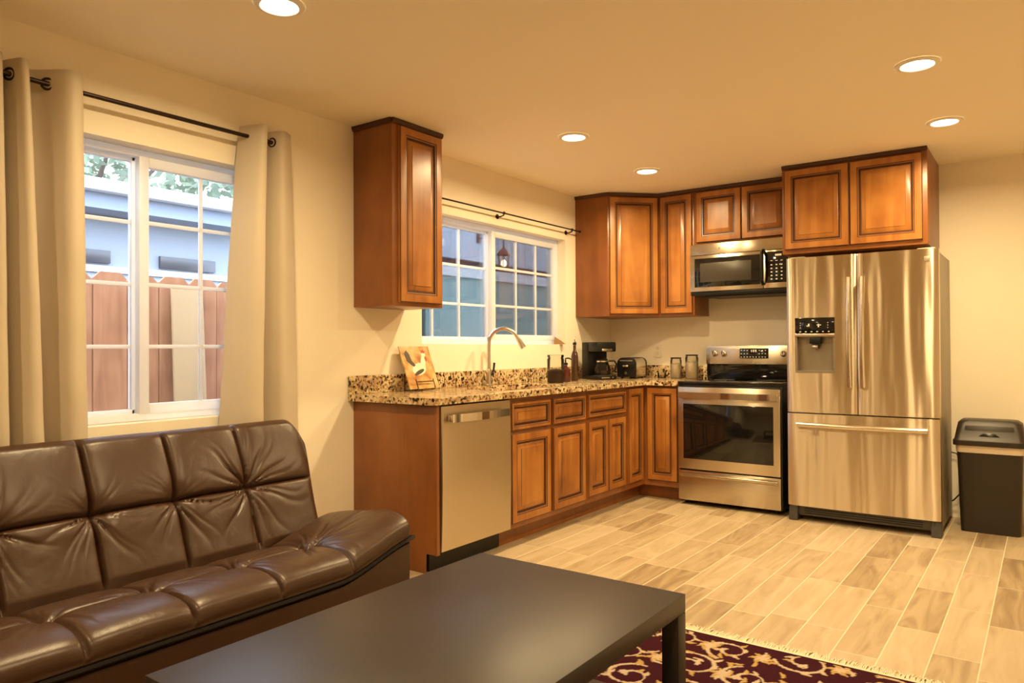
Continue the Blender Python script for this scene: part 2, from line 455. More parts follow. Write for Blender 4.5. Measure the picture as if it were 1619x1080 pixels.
def crown(parent, pts, z, out=.016, h=.026):
    m = MB()
    for a, b in zip(pts[:-1], pts[1:]):
        a, b = Vector(a), Vector(b); d = (b-a).normalized(); nrm = Vector((d.y, -d.x, 0))
        a2, b2 = a - d*out*.0, b + d*out*.0
        poly = [a2 + nrm*.0005, a2 + nrm*out*.35, a2 + nrm*out, a2 + nrm*out, a2 + nrm*.0005]
        zs = [z-h, z-h, z-h*.45, z, z]
        m.prism([(p.x, p.y, zz) for p, zz in zip(poly, zs)], b2-a2)
    return m.build('crown_moulding', GLAZE, parent, smooth=30)

R90 = PI/2
G = .0015
# --- single wall cabinet between the windows (faces +x); local x = world y, local -y = world +x
t = thing('wall_cabinet', 'single-door wall cabinet hanging alone between the two windows', 'cabinet', (G, -3.030, 1.405), R90)
MB().box(0, .408, -.305, 0, 0, CEIL-.002-1.405, bev=.0015).build('body', WOODS, t)
front('door', .045, .385, .022, CEIL-1.405-.035, -.3055, t)
crown(t, [(-.001,0,0), (-.001,-.306,0), (.409,-.306,0), (.409,0,0)][0:3], CEIL-1.405-.002, out=.012)
# --- diagonal corner wall cabinet
t = thing('corner_wall_cabinet', 'tall diagonal corner wall cabinet at the end of the sink window wall', 'cabinet', (0, 0, 1.425))
zt = CEIL-.002-1.425
dg = MB().prism([(G,-G,0),(G,-.61,0),(.305,-.61,0),(.609,-.306,0),(.609,-G,0)], (0,0,zt), bev=.0015)
dg.build('body', WOODS, t)
dd = door_mesh(.012, .418, .018, zt-.035, 0)
bmesh.ops.transform(dd.bm, matrix=Matrix.Translation((.3053,-.6103,0)) @ Matrix.Rotation(PI/4, 4, 'Z'), verts=dd.bm.verts[:])
dd.build('door', [WOOD, GLAZE], t, smooth=25)
crown(t, [(.002,-.611,0), (.306,-.611,0), (.609,-.308,0)], zt, out=.012)
# --- narrow wall cabinet
t = thing('narrow_wall_cabinet', 'narrow single-door wall cabinet between corner cabinet and microwave', 'cabinet', (.6105, -G, 1.425))
MB().box(0, .303, -.305, 0, 0, zt, bev=.0015).build('body', WOODS, t)
front('door', .020, .290, .018, zt-.035, -.3055, t)
crown(t, [(0,-.306,0), (.303,-.306,0)], zt, out=.012)
# --- cabinet over microwave
zb = 1.972; zt2 = CEIL-.002-zb
t = thing('short_wall_cabinet', 'short two-door wall cabinet directly above the microwave', 'cabinet', (.915, -G, zb))
MB().box(0, .760, -.305, 0, 0, zt2, bev=.0015).build('body', WOODS, t)
front('door', .022, .378, .022, zt2-.035, -.3055, t); front('door', .383, .740, .022, zt2-.035, -.3055, t)
crown(t, [(0,-.306,0), (.760,-.306,0)], zt2, out=.012)
# --- cabinet over fridge
zb3 = 1.812; zt3 = CEIL-.002-zb3
t = thing('deep_wall_cabinet', 'deep two-door wall cabinet above the stainless refrigerator', 'cabinet', (1.682, -G, zb3))
MB().box(0, .888, -.610, 0, 0, zt3, bev=.0015).build('body', WOODS, t)
front('door', .020, .432, .030, zt3-.035, -.6105, t); front('door', .440, .862, .030, zt3-.035, -.6105, t)
crown(t, [(0,-.611,0), (.889,-.611,0)], zt3, out=.014)

# --- base cabinets, left run
CT = .878
def base_cab(name, label, y0, y1, fronts):
    t = thing(name, label, 'cabinet', (G, y0, 0), R90)
    w_ = y1-y0
    MB().box(0, w_, -.609, 0, .105, CT, bev=.001).build('body', WOODS, t)
    MB().box(0, w_, -.535, -.02, 0, .1045).build('toe_kick', WOODS, t)
    for k, x0, x1, z0, z1 in fronts: front(k, x0-y0, x1-y0, z0, z1, -.6093, t)
    return t
base_cab('sink_base_cabinet', 'wide base cabinet under the sink, beside the dishwasher', -2.388, -1.508,
    [('drawer', -2.380, -1.962, .684, .850), ('drawer', -1.930, -1.528, .684, .850),
     ('door', -2.380, -1.962, .138, .664), ('door', -1.930, -1.528, .138, .664)])
base_cab('base_cabinet', 'base cabinet with one wide drawer over two narrow doors', -1.506, -.917,
    [('drawer', -1.488, -.936, .690, .850), ('door', -1.490, -1.210, .150, .664), ('door', -1.204, -.940, .150, .664)])
# corner base cabinet (L-shaped with two doors meeting at the inner corner)
t = thing('corner_base_cabinet', 'L-shaped corner base cabinet with two tall doors beside the range', 'cabinet', (0, 0, 0))
L = [(G,-G,.105),(G,-.915,.105),(.609,-.915,.105),(.609,-.609,.105),(.914,-.609,.105),(.914,-G,.105)]
MB().prism(L, (0,0,CT-.105), bev=.001).build('body', WOODS, t)
L2 = [(.02,-.02,0),(.02,-.915,0),(.535,-.915,0),(.535,-.535,0),(.914,-.535,0),(.914,-.02,0)]
MB().prism(L2, (0,0,.1045)).build('toe_kick', WOODS, t)
dd = door_mesh(.022, .270, .150, .862, 0)
bmesh.ops.transform(dd.bm, matrix=Matrix.Translation((.6093,-.912,0)) @ Matrix.Rotation(R90, 4, 'Z'), verts=dd.bm.verts[:])
dd.build('door', [WOOD, GLAZE], t, smooth=25)
front('door', .650, .898, .150, .862, -.6093, t)
# end panel beside the dishwasher
t = thing('cabinet_end_panel', 'plain wooden end panel closing the counter run beside the sofa', 'panel', (G, -3.034, 0), R90)
m = MB(); m.prism([(0,0,0),(0,-.535,0),(0,-.535,.105),(0,-.612,.105),(0,-.612,CT),(0,0,CT)], (.018,0,0), bev=.001)
m.build('side_panel', WOODS, t)
MB().box(-.003, .0195, -.628, -.6125, .105, CT, bev=.001).build('front_edge_strip', WOODS, t)

# --- dishwasher
t = thing('dishwasher', 'stainless dishwasher with bar handle and black toe kick', 'dishwasher', (G, -3.010, 0), R90)
MB().box(0, .612, -.57, -.03, .105, CT-.004).build('tub', DGREY, t)
m = MB(); N = 12
P = []
for i in range(N+1):
    zz = .118 + (.868-.118)*i/N
    bulge = .0
    P.append([(xx, -.632 - .006*math.sin(PI*i/N), zz) for xx in (.006, .2, .4, .606)])
V = m.grid(P)
m.box(.004, .608, -.632, -.572, .116, .870, bev=.004)
dw = m.build('door_panel', STEELR, t)
m = MB()
hp = [(.055 + .5*k/14, -.662 - .022*math.sin(PI*k/14), .806) for k in range(15)]
for k in range(14):
    a, b2 = hp[k], hp[k+1]
    m.hexa([(a[0],a[1]-.006,.784),(b2[0],b2[1]-.006,.784),(b2[0],b2[1]+.006,.784),(a[0],a[1]+.006,.784),
            (a[0],a[1]-.006,.826),(b2[0],b2[1]-.006,.826),(b2[0],b2[1]+.006,.826),(a[0],a[1]+.006,.826)])
bmesh.ops.remove_doubles(m.bm, verts=m.bm.verts[:], dist=1e-5)
m.box(.050, .075, -.664, -.636, .788, .822, bev=.003); m.box(.535, .560, -.664, -.636, .788, .822, bev=.003)
m.build('handle', STEELP, dw)
MB().box(.005, .607, -.545, -.525, .004, .112).build('toe_kick', BLACKP, t)

# --- countertop (L-shape with sink cut-out)
def countertop():
    t = thing('countertop', 'speckled granite countertop running in an L along two walls', 'countertop', (0,0,CT+.001))
    bm = bmesh.new()
    def loop(pts):
        vs = [bm.verts.new((x, y, .0365)) for x, y in pts]
        return [bm.edges.new((vs[i], vs[(i+1) % len(vs)])) for i in range(len(vs))]
    def rc(cx, cy, r, a0, a1, n=6): return [(cx+r*math.cos(a0+(a1-a0)*k/n), cy+r*math.sin(a0+(a1-a0)*k/n)) for k in range(n+1)]
    outer = [(.002,-.002),(.002,-3.075)] + rc(.610,-3.035,.04,-PI/2,0) + [(.648,-.648),(.913,-.648),(.913,-.002)]
    x0,x1,y0,y1 = .125,.535,-2.33,-1.56; r=.05
    hole = rc(x0+r,y0+r,r,PI,1.5*PI)+rc(x1-r,y0+r,r,1.5*PI,2*PI)+rc(x1-r,y1-r,r,0,PI/2)+rc(x0+r,y1-r,r,PI/2,PI)
    es = loop(outer)+loop(hole)
    bmesh.ops.triangle_fill(bm, edges=es, use_beauty=True)
    top = bm.faces[:]
    r_ = bmesh.ops.extrude_face_region(bm, geom=top)
    bmesh.ops.translate(bm, verts=[v for v in r_['geom'] if isinstance(v, bmesh.types.BMVert)], vec=(0,0,-.0365))
    m = MB(); m.bm.free(); m.bm = bm
    o = m.build('slab', GRANITE, t, smooth=30)
    bv = o.modifiers.new('eased', 'BEVEL'); bv.width = .007; bv.segments = 3; bv.limit_method = 'ANGLE'; bv.angle_limit = math.radians(60)
    m = MB(); m.box(.002, .022, -3.075, -.003, .0367, .140, bev=.003)
    m.build('backsplash', GRANITE, t)
    m = MB(); m.box(.0225, .913, -.022, -.002, .0367, .140, bev=.003)
    m.build('backsplash', GRANITE, t)
countertop()
ZC = CT + .001 + .0365     # counter top surface
# --- sink
def sink():
    t = thing('sink', 'double-bowl stainless sink set under the granite cut-out', 'sink', (.33, -1.945, CT-.19))
    m = MB()
    def bowl(y0, y1):
        x0, x1, z0, z1, th = -.20, .20, 0.0, .188, .004
        m = MB()
        m.box(x0, x1, y0, y1, z0, z0+th); m.box(x0, x0+th, y0, y1, z0+th, z1); m.box(x1-th, x1, y0, y1, z0+th, z1)
        m.box(x0+th, x1-th, y0, y0+th, z0+th, z1); m.box(x0+th, x1-th, y1-th, y1, z0+th, z1)
        b = m.build('bowl', STEELP, t)
        MB().lathe([(0,.008),(.030,.008),(.042,.0045)], (0,(y0+y1)/2,0)).build('drain', CHROME, b)
    bowl(-.383, -.006); bowl(.006, .383)
sink()
# --- faucet
def faucet():
    t = thing('faucet', 'brushed gooseneck pull-down faucet behind the sink', 'faucet', (.075, -1.885, ZC+.0005))
    MB().lathe([(0,0),(.027,0),(.027,.006),(.021,.012),(.019,.05),(.018,.10),(.0145,.115),(0,.115)], seg=24).build('body', CHROME, t)
    dirx, diry = .93, .37
    pts = [(0,0,.10),(0,0,.18),(0,0,.265)]
    R = .105
    for k in range(1, 13):
        a = PI - PI*.86*k/12
        pts.append(((R+R*math.cos(a))*dirx, (R+R*math.cos(a))*diry, .285+R*math.sin(a)))
    MB().tube(pts, .0125, seg=14).build('spout', CHROME, t)
    e = Vector(pts[-1]); d = (e-Vector(pts[-2])).normalized()
    MB().lathe([(0,-.004),(.0135,-.004),(.0165,.03),(.019,.075),(.019,.085),(0,.085)], e, d, seg=18).build('spray_head', CHROME, t)
    m = MB(); m.cyl((0,.012,.075),(0,.040,.078),.013); m.tube([(0,.036,.078),(.004,.050,.11),(.006,.056,.155)],[.007,.006,.007], seg=10, sx=1.2)
    m.build('lever', BRONZE, t)
faucet()

# ------------------------------------------------------------------ microwave
def text_dots(m, x, z, y, w_, h_, seed=0):
    m.box(x, x+w_, y-.0006, y, z, z+h_)
def microwave():
    z0 = 1.572
    t = thing('microwave', 'over-the-range stainless microwave with black window and keypad', 'microwave', (.9165, -G, z0))
    W_, H_, D = .757, .396, .375
    MB().box(0, W_, -D, 0, .0, H_, bev=.002).build('body', DGREY, t)
    MB().box(.001, W_-.001, -D-.024, -D-.0005, H_-.085, H_-.001, bev=.003).build('vent_panel', STEELR, t)
    m = MB(); m.box(.001, .565, -D-.030, -D-.0005, .030, H_-.089, bev=.003)
    d = m.build('door', STEELR, t)
    MB().box(.040, .545, -D-.033, -D-.0305, .062, H_-.112, bev=.001).build('window', BLACKG, d)
    MB().box(.085, .480, -D-.0345, -D-.0332, .100, H_-.150, bev=.0004).build('inner_screen', simple('microwave_screen', (.045,.038,.028), .3), d)
    m = MB(); m.tube([(.566,-D-.033,.060),(.566,-D-.062,.085),(.566,-D-.066,.18),(.566,-D-.062,.285),(.566,-D-.033,.310)], .012, seg=12)
    m.build('handle', BLACKP, d)
    m = MB(); m.box(.569, W_-.001, -D-.030, -D-.0005, .030, H_-.089, bev=.003); f = m.build('control_panel', STEELR, t)
    MB().box(.585, W_-.010, -D-.0325, -D-.0305, .068, H_-.100, bev=.001).build('keypad', BLACKG, f)
    m = MB()
    for r in range(5):
        for c in range(3): m.box(.622+c*.036, .634+c*.036, -D-.0332, -D-.0326, .090+r*.026, .098+r*.026)
    for c in range(3): m.box(.620+c*.036, .636+c*.036, -D-.0332, -D-.0326, .226, .230)
    m.box(.655, .700, -D-.0332, -D-.0326, .262, .276)
    m.build('keypad_lettering', WHITEMARK, f)
    MB().box(.10, W_-.02, -D+.01, -.05, -.012, -.0005).build('grease_filter', BLACKP, t)
    MB().box(.002, W_-.002, -D-.020, -D-.0005, .002, .0285, bev=.002).build('bottom_lip', BLACKP, t)
    MB().lathe([(0,0),(.008,0),(.008,.001),(0,.001)], (.235, -D-.0245, H_-.042), (0,-1,0), seg=16).build('badge', simple('badge_grey', (.25,.2,.15), .4), t)
microwave()

# ------------------------------------------------------------------ range
def stove():
    t = thing('range', 'freestanding stainless electric range with black glass cooktop', 'stove', (.9175, -.012, 0))
    W_ = .757
    MB().box(0, W_, -.618, 0, .03, .895, bev=.002).build('body', simple('range_black_enamel', (.010,.010,.010), .3), t)
    for x in (.05, .70):
        for y in (-.56, -.06): MB().cyl((x,y,0),(x,y,.0295),.018).build('levelling_foot', BLACKP, t)
    MB().box(-.0005, W_+.0005, -.640, -.055, .8955, .918, bev=.004).build('cooktop', BLACKG, t)
    BR = simple('burner_ring_grey', (.10,.10,.10), .3)
    for (x, y, r) in ((.20,-.47,.105),(.56,-.47,.085),(.20,-.20,.075),(.56,-.20,.10)):
        MB().torus((x,y,.9185),(0,0,1),r,.0006, seg=40, rs=4).build('burner_ring', BR, t)
    # oven door
    d = MB().box(.004, W_-.004, -.652, -.6185, .268, .876, bev=.004).build('oven_door', STEELR, t)
    MB().box(.046, W_-.050, -.6545, -.6523, .345, .752, bev=.001).build('oven_window', BLACKG, d)
    m = MB(); n_ = 16
    pts = [(.018+(W_-.036)*k/n_, -.680-.020*math.sin(PI*k/n_), .812) for k in range(n_+1)]
    for k in range(n_):
        a, b = pts[k], pts[k+1]
        m.hexa([(a[0],a[1]-.007,.796),(b[0],b[1]-.007,.796),(b[0],b[1]+.007,.796),(a[0],a[1]+.007,.796),
                (a[0],a[1]-.007,.840),(b[0],b[1]-.007,.840),(b[0],b[1]+.007,.840),(a[0],a[1]+.007,.840)])
    bmesh.ops.remove_doubles(m.bm, verts=m.bm.verts[:], dist=1e-5)
    m.box(.018,.045,-.684,-.6525,.802,.834,bev=.003); m.box(W_-.045,W_-.018,-.684,-.6525,.802,.834,bev=.003)
    m.build('handle', STEELP, d)
    # drawer with lip
    d = MB().box(.004, W_-.004, -.648, -.6185, .036, .258, bev=.004).build('storage_drawer', STEELR, t)
    m = MB(); m.prism([(.02,-.649,.244),(.02,-.676,.236),(.02,-.678,.222),(.02,-.668,.220),(.02,-.649,.206)], (W_-.04,0,0), bev=.002)
    m.build('drawer_lip', STEELP, d)
    # backguard
    b = MB().box(.0, W_, -.054, -.001, .9185, 1.176, bev=.003).build('backguard', BLACKG, t)
    m = MB(); m.hexa([(-.001,-.070,1.035),(W_+.001,-.070,1.035),(W_+.001,-.0545,1.035),(-.001,-.0545,1.035),
                      (-.001,-.062,1.183),(W_+.001,-.062,1.183),(W_+.001,-.0545,1.183),(-.001,-.0545,1.183)], bev=.003)
    c = m.build('control_panel', STEELR, b)
    MB().hexa([(.275,-.0725,1.082),(.500,-.0725,1.082),(.500,-.066,1.082),(.275,-.066,1.082),
               (.275,-.0668,1.160),(.500,-.0668,1.160),(.500,-.061,1.160),(.275,-.061,1.160)], bev=.001).build('display', BLACKG, c)
    m = MB()
    for r in range(3):
        for q in range(9):
            if r == 1 and 2 < q < 6: continue
            if r == 2 and q in (3, 4, 5): continue
            zz = 1.090+r*.026; yy = -.0722+(zz-1.082)*.073
            m.box(.284+q*.0235, .294+q*.0235, yy-.0014, yy, zz, zz+.005)
    m.box(.365, .372, -.0695, -.067, 1.132, 1.150); m.box(.379, .391, -.0695, -.067, 1.132, 1.150); m.box(.397, .409, -.0695, -.067, 1.132, 1.150)
    m.build('display_lettering', WHITEMARK, c)
    for x in (.065, .140, .615, .690):
        k = MB().lathe([(0,0),(.024,0),(.024,.005),(.019,.008),(.017,.028),(.014,.031),(0,.031)], (x,-.0675,1.118), (0,-1,.06), seg=24).build('knob', STEELP, c)
        MB().box(x-.0025, x+.0025, -.1015, -.0990, 1.112, 1.134).build('pointer', BLACKP, k)
    MB().lathe([(0,0),(.009,0),(.009,.0012),(0,.0012)], (.386,-.0705,1.052), (0,-1,.06), seg=16).build('badge', simple('range_badge', (.35,.28,.2), .4), c)
stove()

# ------------------------------------------------------------------ fridge
def fridge():
    x0 = 1.736
    t = thing('refrigerator', 'stainless french-door refrigerator with ice dispenser and bottom freezer', 'refrigerator', (x0, -.05, 0))
    W_ = .904; F = -.682
    side = simple('fridge_side', (.30,.265,.20), .45, metal=.3)
    MB().box(.008, W_-.008, -.612, 0, .035, 1.755, bev=.004).build('body', side, t)
    for xa in (.02, W_-.12): MB().box(xa,xa+.10,-.66,-.52,1.7555,1.778,bev=.006).build('hinge_cover', side, t)
    # doors with a slight bow in plan
    def bowed(xa, xb, za, zb, hole=None):
        m = MB(); n_ = 24; rows = []
        xs = [xa + (xb-xa)*k/n_ for k in range(n_+1)]
        zs = [za, zb]
        if hole:
            hx0,hx1,hz0,hz1 = hole
            xs = sorted(set([x for x in xs if abs(x-hx0) > .008 and abs(x-hx1) > .008] + [hx0,hx1])); zs = [za,hz0,hz1,zb]
        def yf(x):
            u = (x-xa)/(xb-xa); e = min(u,1-u)*(xb-xa)
            r = .010
            c = 0 if e > r else (r-math.sqrt(max(0,r*r-(r-e)**2)))
            return F - .007*math.sin(PI*u) + c
        V = [[m.bm.verts.new((x,yf(x),z)) for z in zs] for x in xs]
        Bk = [[m.bm.verts.new((x,-.616,z)) for z in (za,zb)] for x in xs]
        for i in range(len(xs)-1):
            for j in range(len(zs)-1):
                if hole and xs[i] >= hx0-1e-6 and xs[i+1] <= hx1+1e-6 and j == 1: continue
                m.bm.faces.new([V[i][j],V[i+1][j],V[i+1][j+1],V[i][j+1]])
            m.bm.faces.new([Bk[i][0],Bk[i+1][0],Bk[i+1][1],Bk[i][1]])
            m.bm.faces.new([V[i][0],V[i+1][0],Bk[i+1][0],Bk[i][0]]); m.bm.faces.new([V[i][-1],V[i+1][-1],Bk[i+1][1],Bk[i][1]])
        for i in (0,-1): m.bm.faces.new([V[i][j] for j in range(len(zs))]+[Bk[i][1],Bk[i][0]])
        return m
    HZ0, HZ1, HX0, HX1 = .995, 1.364, .058, .310
    d1 = bowed(.002, .4395, .732, 1.768, (HX0,HX1,HZ0,HZ1)).build('left_door', STEEL, t, smooth=30)
    d2 = bowed(.4435, W_-.002, .732, 1.768).build('right_door', STEEL, t, smooth=30)
    d3 = bowed(.002, W_-.002, .105, .724).build('freezer_drawer', STEEL, t, smooth=30)
    # dispenser
    DG = simple('dispenser_grey', (.30,.26,.20), .35, metal=.6)
    y = F-.003
    ds = MB()
    ds.box(HX0+.001, HX1-.001, -.630, -.6165, HZ0, HZ1)          # back of the recess
    ds.box(HX0+.0005, HX0+.012, F-.001, -.6305, HZ0+.001, 1.236); ds.box(HX1-.012, HX1-.0005, F-.001, -.6305, HZ0+.001, 1.236)
    ds.box(HX0+.012, HX1-.012, F-.001, -.6305, HZ0+.001, HZ0+.016)
    dsp = ds.build('dispenser', DG, d1)
    MB().box(HX0+.001, HX1-.001, F-.008, -.6305, 1.258, HZ1-.001, bev=.002).build('dispenser_display', BLACKG, dsp)
    MB().box(HX0+.0008, HX1-.0008, F-.010, -.6305, 1.237, 1.2575, bev=.002).build('trim_bar', STEELP, dsp)
    m = MB(); m.box(.150,.222,-.690,-.632,1.190,1.2365,bev=.004); m.box(.165,.207,-.688,-.650,1.158,1.1895,bev=.004); m.build('nozzle', BLACKP, dsp)
    MB().box(.168,.204,-.693,-.6885,1.160,1.178,bev=.001).build('paddle', STEELP, dsp)
    m = MB(); yy = F-.0082
    for q in range(6): m.box(HX0+.03+q*.036, HX0+.040+q*.036, yy-.0006, yy, 1.268, 1.273)
    m.box(HX0+.075,HX0+.094,yy-.0006,yy,1.306,1.311); m.box(HX0+.086,HX0+.094,yy-.0006,yy,1.311,1.324)
    m.box(HX0+.140,HX0+.168,yy-.0006,yy,1.312,1.317); m.box(HX0+.148,HX0+.155,yy-.0006,yy,1.300,1.322); 
    for q in range(3): m.box(HX0+.034,HX0+.039,yy-.0006,yy,1.295+q*.016,1.299+q*.016); m.box(HX1-.045,HX1-.040,yy-.0006,yy,1.295+q*.016,1.299+q*.016)
    m.build('display_lettering', WHITEMARK, dsp)
    # handles
    def vhandle(x, parent):
        m = MB()
        n_ = 14
        pts = [(x, F-.030-.026*math.sin(PI*k/n_), .908+.708*k/n_) for k in range(n_+1)]
        m.tube(pts, .0165, seg=14, sx=1.0)
        m.box(x-.011,x+.011,F-.035,F-.0065,.905,.935,bev=.004); m.box(x-.011,x+.011,F-.035,F-.0065,1.588,1.618,bev=.004)
        m.build('handle', STEELP, parent)
    vhandle(.402, d1); vhandle(.480, d2)
    m = MB(); n_ = 18
    pts = [(.072+.766*k/n_, F-.028-.022*math.sin(PI*k/n_), .652) for k in range(n_+1)]
    m.tube(pts, .0175, seg=14)
    m.box(.070,.098,F-.036,F-.004,.641,.663,bev=.004); m.box(.812,.840,F-.036,F-.004,.641,.663,bev=.004)
    m.build('handle', STEELP, d3)
    bd = MB().box(W_-.078,W_-.048,F-.0055,F-.0035,1.690,1.722,bev=.0008).build('badge', simple('fridge_badge', (.42,.36,.26), .35, metal=.6), d2)
    g = MB().box(.055,W_-.055,-.640,-.613,.036,.0985,bev=.002).build('kick_grille', DGREY, t)
    m = MB()
    for k in range(3): m.box(.10,.80,-.6415,-.6402,.050+k*.014,.056+k*.014)
    m.build('grille_slots', BLACKP, g)
    for xa in (.002, W_-.058):
        MB().hexa([(xa,-.668,.002),(xa+.056,-.668,.002),(xa+.056,-.56,.002),(xa,-.56,.002),
                   (xa,-.650,.102),(xa+.056,-.650,.102),(xa+.056,-.6135,.102),(xa,-.6135,.102)], bev=.004).build('front_foot', DGREY, t)
    for xa in (.08, W_-.08): MB().cyl((xa,-.06,0),(xa,-.06,.034),.02).build('rear_foot', BLACKP, t)
    m = MB(); pts = [(W_-.030,.020,.45),(W_+.020,.020,.44),(W_+.045,-.01,.40),(W_+.072,-.02,.33),(W_+.070,-.02,.25),(W_+.040,-.015,.17),(W_-.0,.01,.12),(W_-.04,.02,.10)]
    m.tube(pts, .0045, seg=8)
    m.build('power_cord', BLACKP, t)
fridge()

# ------------------------------------------------------------------ bin
def bin_():
    t = thing('trash_bin', 'dark brown plastic trash bin with swing lid against the wall', 'trash bin', (2.87, -.30, 0))
    BM = simple('bin_plastic', (.022,.015,.010), .42, bump=.05, bscale=400)
    def rr(hx, hy, r, z, n=5):
        out = []
        for cx, cy, a in ((hx-r,hy-r,0),(-hx+r,hy-r,PI/2),(-hx+r,-hy+r,PI),(hx-r,-hy+r,1.5*PI)):
            out += [(cx+r*math.cos(a+PI/2*k/n), cy+r*math.sin(a+PI/2*k/n), z) for k in range(n+1)]
        return out
    m = MB(); V = m.grid([rr(.158,.115,.03,0), rr(.176,.130,.03,.548)], closed_v=True); m.bm.faces.new(V[0])
    m.build('bin_body', BM, t)
    m = MB(); m.grid([rr(.1775,.1315,.03,.500), rr(.1795,.1335,.03,.515), rr(.1815,.1355,.032,.553), rr(.176,.130,.03,.556)], closed_v=True)
    m.build('liner_bag', simple('white_liner', (.72,.62,.50), .4, bump=.4, bscale=40), t)
    m = MB()
    V = m.grid([rr(.176,.131,.03,.557), rr(.195,.150,.035,.545), rr(.196,.151,.036,.575), rr(.188,.143,.034,.582), rr(.178,.120,.034,.64), rr(.170,.098,.04,.685), rr(.150,.080,.05,.702)], closed_v=True)
    m.bm.faces.new(V[-1])
    lid = m.build('lid', BM, t)
    # swing flap inset with a grip recess
    m = MB(); m.hexa([(-.135,-.1325,.590),(.135,-.1325,.590),(.135,-.118,.590),(-.135,-.118,.590),(-.128,-.1135,.668),(.128,-.1135,.668),(.128,-.100,.668),(-.128,-.100,.668)], bev=.004)
    fl = m.build('swing_flap', BM, lid)
    m = MB(); m.prism([(-.055,-.1320,.606),(.055,-.1320,.606),(.030,-.1282,.624),(-.030,-.1282,.624)], (0,-.004,.0008), bev=.001)
    m.build('grip', simple('bin_grip', (.006,.005,.004), .15), fl)
bin_()

# ------------------------------------------------------------------ countertop objects
CLEAR = thin_glass('clear_glass', (.96,.95,.92), 1.0, .03)
def tile_stand():
    t = thing('picture_tile', 'square yellow tile painted with a rooster leaning on a small easel', 'picture', (.135, -2.585, ZC+.001), 0)
    def P(u, v, o=0):   # u along y, v up the leaning face, o outwards
        s, c = .36, .933
        return (-v*s + o*c, u, .014 + v*c + o*s)
    def poly(m, pts, o0, o1, mi=0):
        a = [m.bm.verts.new(P(u, v, o1)) for u, v in pts]; b = [m.bm.verts.new(P(u, v, o0)) for u, v in pts]
        n = len(a); fs = [m.bm.faces.new(a), m.bm.faces.new(b[::-1])]+[m.bm.faces.new([a[k],b[k],b[(k+1)%n],a[(k+1)%n]]) for k in range(n)]
        for f in fs: f.material_index = mi
    m, n, l, b = newmat('tile_glaze')
    tx = n.new('ShaderNodeTexCoord'); no = n.new('ShaderNodeTexNoise'); no.inputs['Scale'].default_value = 14; no.inputs['Detail'].default_value = 4
    r = ramp(n, [(.35,(.36,.14,.04)),(.5,(.52,.32,.11)),(.65,(.60,.46,.22))])
    l.new(tx.outputs['Object'], no.inputs['Vector']); l.new(no.outputs[0], r.inputs[0]); l.new(r.outputs[0], b.inputs['Base Color']); b.inputs['Roughness'].default_value = .3
    q = MB(); poly(q, [(-.128,0),(.128,0),(.128,.272),(-.128,.272)], -.008, .0)
    q.build('tile', [m], t, smooth=0)
    q = MB(); D, Rd, Wt, Gn = 0, 1, 2, 3
    ell = lambda cx, cy, a, b_, rot=0, n_=18: [(cx+a*math.cos(2*PI*k/n_)*math.cos(rot)-b_*math.sin(2*PI*k/n_)*math.sin(rot), cy+a*math.cos(2*PI*k/n_)*math.sin(rot)+b_*math.sin(2*PI*k/n_)*math.cos(rot)) for k in range(n_)]
    poly(q, ell(-.005,.125,.062,.038,.25), .0001, .0009, Wt)
    poly(q, ell(.045,.170,.020,.046,-.35), .0001, .0011, Wt)
    poly(q, ell(.062,.215,.018,.017), .0001, .0013, Wt)
    poly(q, [(.052,.228),(.045,.250),(.060,.240),(.068,.256),(.075,.240),(.088,.244),(.078,.226)], .0001, .0015, Rd)
    poly(q, ell(.074,.190,.008,.016), .0001, .0015, Rd)
    poly(q, [(-.045,.140),(-.090,.175),(-.100,.225),(-.078,.245),(-.060,.225),(-.052,.180),(-.028,.150)], .0001, .0012, D)
    poly(q, ell(-.010,.105,.048,.012,.35), .0001, .0013, D)
    poly(q, [(.0,.090),(.012,.090),(.016,.040),(.030,.030),(.0,.030),(.006,.040)], .0001, .0010, Gn)
    q.build('rooster_painting', [simple('paint_dark', (.045,.035,.02),.4), simple('paint_red', (.40,.05,.02),.4), simple('paint_white', (.78,.72,.58),.4), simple('paint_ochre', (.55,.33,.08),.4)], t, smooth=0)
    q = MB(); rr = .0028
    for u in (-.075, .075):
        q.tube([P(u,.055,.014),P(u,.0,.014),P(u,-.006,.004),P(u,-.006,-.012),P(u,.12,-.012)], rr, 8)
        q.tube([P(u,-.006,-.0),(-.10,u,.003),(-.10,u,.10)], rr, 8)
    q.tube([P(-.075,.04,.014),P(.075,.04,.014)], rr, 8); q.tube([(-.10,-.075,.05),(-.10,.075,.05)], rr, 8)
    q.build('easel', BRONZE, t)
tile_stand()

def jar(x, y, r, h, label, lidm, contents=None, lid_h=.02, group=None, name='glass_jar'):
    t = thing(name, label, 'jar', (x, y, ZC+.0008), 0, group)
    MB().lathe([(0,0),(r*.93,0),(r,.006),(r,h-lid_h-.012),(r*.90,h-lid_h),(r*.90,h-lid_h+.002)], seg=28).build('glass', CLEAR, t)
    if lidm: MB().lathe([(0,h-lid_h+.003),(r*.97,h-lid_h+.003),(r*.99,h-.003),(r*.94,h),(0,h)], seg=28).build('lid', lidm, t)
    if contents:
        m_, ch = contents
        MB().lathe([(0,.004),(r*.90,.004),(r*.96,.010),(r*.96,ch*.9),(r*.6,ch),(0,ch*1.02)], seg=24).build('contents', m_, t)
    return t
COFFEE = simple('dark_beans', (.05,.018,.008), .6, bump=1.0, bscale=90)
PALE = simple('pale_sugar', (.85,.76,.60), .8, bump=.5, bscale=120)
DLID = simple('dark_metal_lid', (.03,.02,.015), .3, metal=.6)
jar(.265, -1.335, .062, .205, 'round glass jar half full of dark beans beside the sink', CLEAR, (COFFEE, .10), .022)
